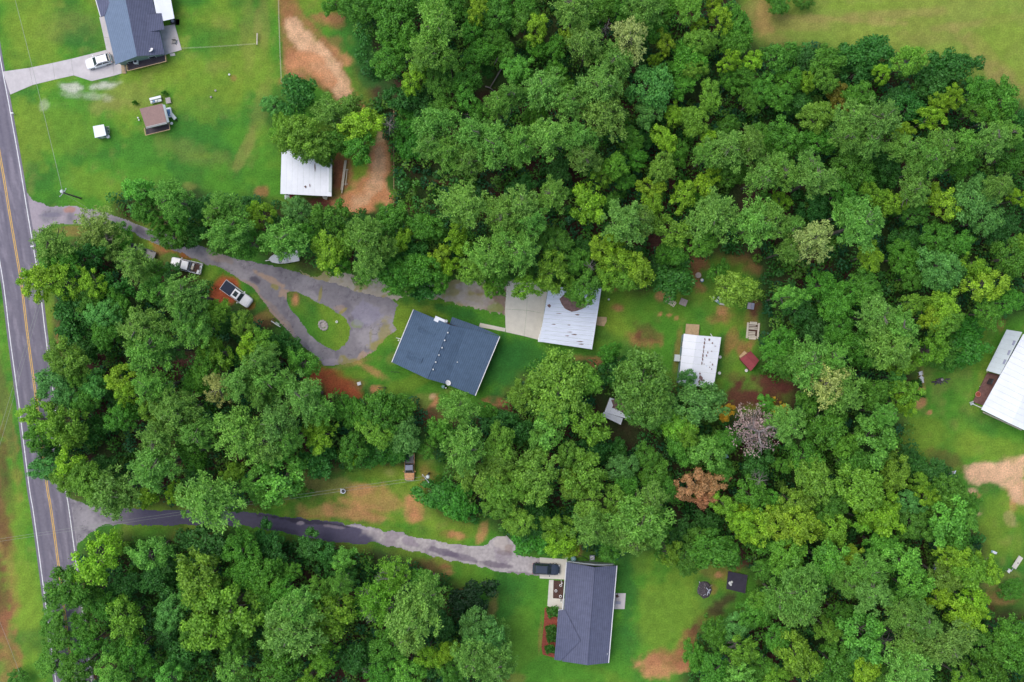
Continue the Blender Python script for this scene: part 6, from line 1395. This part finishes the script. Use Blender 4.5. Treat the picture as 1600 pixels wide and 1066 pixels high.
for t_ in TREES:
    if t_.strip():
        a = t_.split(); LIST.append((float(a[0]), float(a[1]), float(a[2]), a[3]))
make_labels(LIST)
tr = random.Random(21)
TREE_XY = []
TALL = {(1230, 465): 21, (1235, 570): 18, (1263, 568): 21, (1218, 640): 17, (106, 560): 17, (177, 773): 17, (235, 545): 21, (1195, 631): 15}
def col_of(rgb, jit=.08):
    c = np.array(srgb(*rgb)) * GAIN
    j = np.array([tr.uniform(1 - jit * 1.3, 1 + jit * 1.3), tr.uniform(1 - jit, 1 + jit), tr.uniform(1 - jit, 1 + jit)]) * tr.uniform(.9, 1.1)
    return tuple(np.clip(c * j, 0, .9)) + (1,)
for (x, y, r, code) in LIST:
    fam, rgb, h, kname, spoken = K_[code]
    h = h + (r - 24) * .11 + tr.uniform(-1, 1)
    if (x, y) in TALL: h = TALL[(x, y)]
    if code in 'DOZYL' and r < 16: h -= 1.5
    if code == 'O' and r >= 45: fam = 'big'; h = 17
    zc = h * (.80 if fam in ('pine', 'thin') else .74)
    # a stem must not stand out on open ground, a drive or a roof: such trees are lower and leafy further down
    for it in range(12):
        b0 = P(x, y, zc); bx0, by0 = b0.x / S + 800, 533 - b0.y / S
        if math.hypot(bx0 - x, by0 - y) < r * .62: break
        if not any(inpoly(np.array([bx0 + a]), np.array([by0 + b]), p)[0] for p in OPEN for a, b in ((0, 0), (7, 0), (-7, 0), (0, 7), (0, -7))): break
        h *= .9; zc = h * .72
    c = P(x, y, zc)
    Rw = r * S * (H - zc) / H * 1.10
    hz = min(max(Rw, h * .17), h * .36)
    base = Vector((c.x, c.y, 0))
    t = thing(kname, LABELS[(x, y, r, code)], 'dead tree' if kname == 'dead_tree' else 'tree', base, tr.uniform(0, 6.28), kname.replace('_', ' ') + 's in the woods and yards')
    TREE_XY.append((base.x, base.y, Rw))
    tk_ = 'dead' if fam == 'dead' else ('pine' if fam in ('pine', 'thin') else 'broad')
    if code == 'V': tk_ = 'dead'
    me = tr.choice(TRUNK[tk_])
    o = link('trunk', me, t)
    o.scale = (Rw * 1.0, Rw * 1.0, h * (.98 if tk_ != 'broad' else .9))
    cm = tr.choice(CROWN[fam])
    o = link('crown', cm, t, (0, 0, zc))
    hv = hz * (1.15 if fam in ('pine', 'thin') else 1.1)
    e_ = tr.uniform(.86, 1.16); o.scale = (Rw * e_, Rw / e_ * tr.uniform(.96, 1.08), hv); o.rotation_euler = (tr.uniform(-.15, .15), tr.uniform(-.15, .15), tr.uniform(0, 6.28))
    o.color = col_of(rgb)
# hedge bushes by the long house
BUSH = leaf_mesh('bush_foliage', crown_broad(900, ncl=14, cr=(.28, .4), per=60, leaf=.22, zs=.9))
for (x, y, r, lab) in ((864, 956, 9, 'topmost round bush in the red mulch bed of the long house'), (861, 984, 8, 'second bush from the top in the red mulch bed of the long house'), (861.5, 997, 7, 'third bush from the top in the red mulch bed of the long house'), (859, 1014, 7, 'lowest bush in the red mulch bed of the long house'),
      (211, 161, 3.5, 'small bush at the upper left corner of the brown-roofed shed'), (257, 146, 4, 'small bush above the shelving behind the brown-roofed shed'), (1427 + 5, 599, 7, 'dark bush below the white chairs beside the right-hand wood'), (1438, 616, 6, 'small dark bush on dirt below the white chairs'), (1319 - 440, 0 + 892, 0, '')):
    if not lab: continue
    c = P(x, y, .5); o = link('bush', BUSH, None, (c.x, c.y, .5)); o.scale = (r * S, r * S, .8); o.color = col_of((58, 110, 34) if r > 5 else (90, 140, 50)); tag(o, lab, 'bush', 'bushes in the yards')

# snags, bare trees and fallen logs
def snag(lab, x, y, h, r, m, name='dead_tree', seed=1):
    c = P(x, y, h * .9); t = thing(name, lab, 'dead tree', (c.x, c.y, 0), seed * 1.3)
    o = link('trunk', TRUNK['dead'][seed % 4], t); o.scale = (r, r, h)
    mb = MB(); g = random.Random(seed)
    for k in range(7):
        a = 2 * math.pi * k / 7 + g.uniform(-.3, .3); l = r * g.uniform(.3, 1.1)
        p0 = Vector((0, 0, h * .9)); e = p0 + Vector((math.cos(a) * l, math.sin(a) * l, .4)); mb.tube([p0, p0.lerp(e, .5) + Vector((g.uniform(-.2, .2), g.uniform(-.2, .2), .3)), e], [.05, .035, .012], 4)
    part(t, 'branches', mb, m, local=True)
snag('bare pale grey snag at the right side of the yellow-green tree above the orange loop', 608, 195, 10, 1.7, M_DEADWOOD, seed=1)
snag('bare grey snag between pines below the fallen logs', 735, 182, 9, 1.2, M_DEADWOOD, seed=2)
snag('bare leaning snag in the upper wood left of the pale spiky pine', 948, 42, 12, 1.3, M_DEADWOOD, seed=3)
snag('bare silvery snag between green crowns above the rusty-roofed barn', 921, 416, 12, 1.4, M_DEADWOOD, seed=1)
snag('bare dark snag right of the lower dying trees', 1186, 752, 12, 2.0, M_DEADWOOD, seed=2)
snag('bare twisted snag in the dark gap of the lower right wood', 1383, 1003, 8, 2.2, M_DEADWOOD, seed=3)
snag('white forked dead sapling in the lower wood left of the yellow pair', 573, 1046, 8, .9, M_DEADWOOD, seed=2)
for (a, b, z, lab) in (((785, 78, 2), (770, 105, .5), 2, 'upper pale fallen log in the dark gap of the upper wood'), ((783, 108, .4), (765, 138, .3), 0, 'long fallen log in the dark gap of the upper wood'), ((758, 135, .4), (772, 142, .3), 0, 'short pale fallen log below the long one in the dark gap'),
      ((766, 300, .6), (775, 318, .3), 0, 'left fallen pole at the shaded gap right of the orange loop'), ((790, 292, .6), (797, 306, .3), 0, 'right fallen pole at the shaded gap right of the orange loop')):
    A_, B_ = P(*a), P(*b); o = MB().tube([Vector((0, 0, 0)), (B_ - A_) / 2 + Vector((.1, .1, 0)), B_ - A_], [.13, .11, .07], 6).build('fallen_log', M_DEADWOOD); o.location = A_; tag(o, lab, 'log')
# ------------------------------------------------------------------ undergrowth and the woods beyond the frame
def undergrowth():
    g = np.random.default_rng(77)
    st = 1.55
    X, Y = np.meshgrid(np.arange(-112, 112, st), np.arange(-78, 78, st))
    x = (X + g.uniform(-.5, .5, X.shape) * st * 1.3).ravel(); y = (Y + g.uniform(-.5, .5, Y.shape) * st * 1.3).ravel()
    px = x / S + 800; py = 533 - y / S
    op = np.zeros(x.shape, bool)
    for p in OPEN:
        op |= inpoly(px, py, p)
        for dx, dy in ((9, 0), (-9, 0), (0, 9), (0, -9)): op |= inpoly(px + dx, py + dy, p) & (g.random(x.shape) < .6)
    op |= inpoly(px, py, [(735, 60), (800, 60), (800, 170), (735, 170)]) & (g.random(x.shape) < .85)
    for q in ([(1170, 590), (1240, 590), (1240, 650), (1120, 650)], [(930, 615), (1000, 615), (1000, 690), (930, 690)], [(415, 220), (525, 220), (525, 320), (415, 320)], [(830, 430), (950, 430), (950, 500), (830, 500)], [(1050, 515), (1135, 515), (1135, 612), (1050, 612)], [(1400, 540), (1450, 540), (1450, 610), (1400, 610)]): op |= inpoly(px, py, q)
    for d in (DRV1, DRV2, GRV):
        for dx, dy in ((0, 0), (8, 0), (-8, 0), (0, 8), (0, -8)): op |= inpoly(px + dx, py + dy, d)
    for cx_, cy_, cr_ in ((371, 462, 40), (293, 416, 36), (222, 395, 24), (853, 888, 30), (1490, 745, 14), (1470, 595, 20), (446, 403, 30)): op |= np.hypot(px - cx_, py - cy_) < cr_
    nz = fbm(x, y, 9, 3, 121)
    op |= (nz < .30)
    x, y, px, py, nz = x[~op], y[~op], px[~op], py[~op], nz[~op]
    n = len(x)
    hh = g.uniform(.5, 3.0, n) + 3.5 * (g.random(n) < .35) * g.random(n)
    R = g.uniform(.75, 1.5, n)
    per = 66
    d = unit(g.normal(size=(n, per, 3)) + np.array([0, 0, .5]))
    p = np.stack([x, y, hh * .6], 1)[:, None] + d * R[:, None, None] * g.uniform(.6, 1.1, (n, per))[:, :, None] * np.stack([np.ones(n), np.ones(n), np.clip(hh * .4, .4, 2)], 1)[:, None]
    p[:, :, 2] = np.maximum(p[:, :, 2], .1)
    p = p.reshape(-1, 3); d = d.reshape(-1, 3); m = len(p)
    nr_ = unit(d * .5 + np.array([0, 0, .5]) + g.normal(size=(m, 3)) * .42)
    s = g.uniform(.22, .46, m)
    v = leaf_quads(p, nr_, unit(g.normal(size=(m, 3))), s * 1.2, s * .85)
    pal = np.array([srgb(44, 96, 40), srgb(56, 112, 44), srgb(70, 124, 40), srgb(40, 90, 52), srgb(84, 126, 44)]) * 1.5
    k = g.integers(0, 5, n); c = pal[k] * g.uniform(.75, 1.15, (n, 1))
    c = np.repeat(c, per * 4, axis=0)
    o = link('undergrowth', mesh_np('undergrowth', v, quads=np.arange(len(v)).reshape(-1, 4), material=M_UNDER, col=c, attrs={'tone': np.repeat(g.uniform(.75, 1.25, m), 4)}))
    tag(o, 'low dark green shrubs and saplings filling the woods under the tree crowns', 'undergrowth'); o['kind'] = 'stuff'
undergrowth()
def outer_woods():
    g = np.random.default_rng(5); V = []; T = []; Cc = []
    small = [crown_broad(950 + i, ncl=16, cr=(.2, .32), per=30, leaf=.2) for i in range(4)]
    spots_ = []
    for k in range(4000):
        px = g.uniform(-180, 1790); py = g.uniform(-190, 1250)
        x_, y_ = (px - 800) * S, (533 - py) * S
        if -25 < px < 1625 and -25 < py < 1091: continue
        if any(inpoly(np.array([px + a]), np.array([py + b]), p)[0] for p in OPEN for a, b in ((0, 0), (20, 0), (-20, 0), (0, 20), (0, -20))): continue
        if px < 160 and py < 500: continue
        if all((x_ - a) ** 2 + (y_ - b) ** 2 > 3.6 ** 2 for a, b in spots_): spots_.append((x_, y_))
    pal = [srgb(72, 130, 46), srgb(110, 150, 60), srgb(124, 152, 78), srgb(50, 100, 44), srgb(130, 165, 40)]
    for (x_, y_) in spots_[:420]:
        v, t = small[g.integers(0, 4)]; R = g.uniform(2, 3.4); h = g.uniform(9, 14); a = g.random() * 6.28
        ca, sa = math.cos(a), math.sin(a)
        w = np.stack([(v[:, 0] * ca - v[:, 1] * sa) * R + x_, (v[:, 0] * sa + v[:, 1] * ca) * R + y_, v[:, 2] * R * 1.1 + h], 1)
        V.append(w); T.append(t); Cc.append(np.repeat([np.array(pal[g.integers(0, 5)]) * GAIN], len(v), axis=0))
    if V:
        v = np.concatenate(V)
        o = link('outer_woods', mesh_np('outer_woods', v, quads=np.arange(len(v)).reshape(-1, 4), material=M_UNDER, col=np.concatenate(Cc), attrs={'tone': np.concatenate(T)}))
        tag(o, 'woods continuing past the edges of the picture', 'woods'); o['kind'] = 'stuff'
outer_woods()
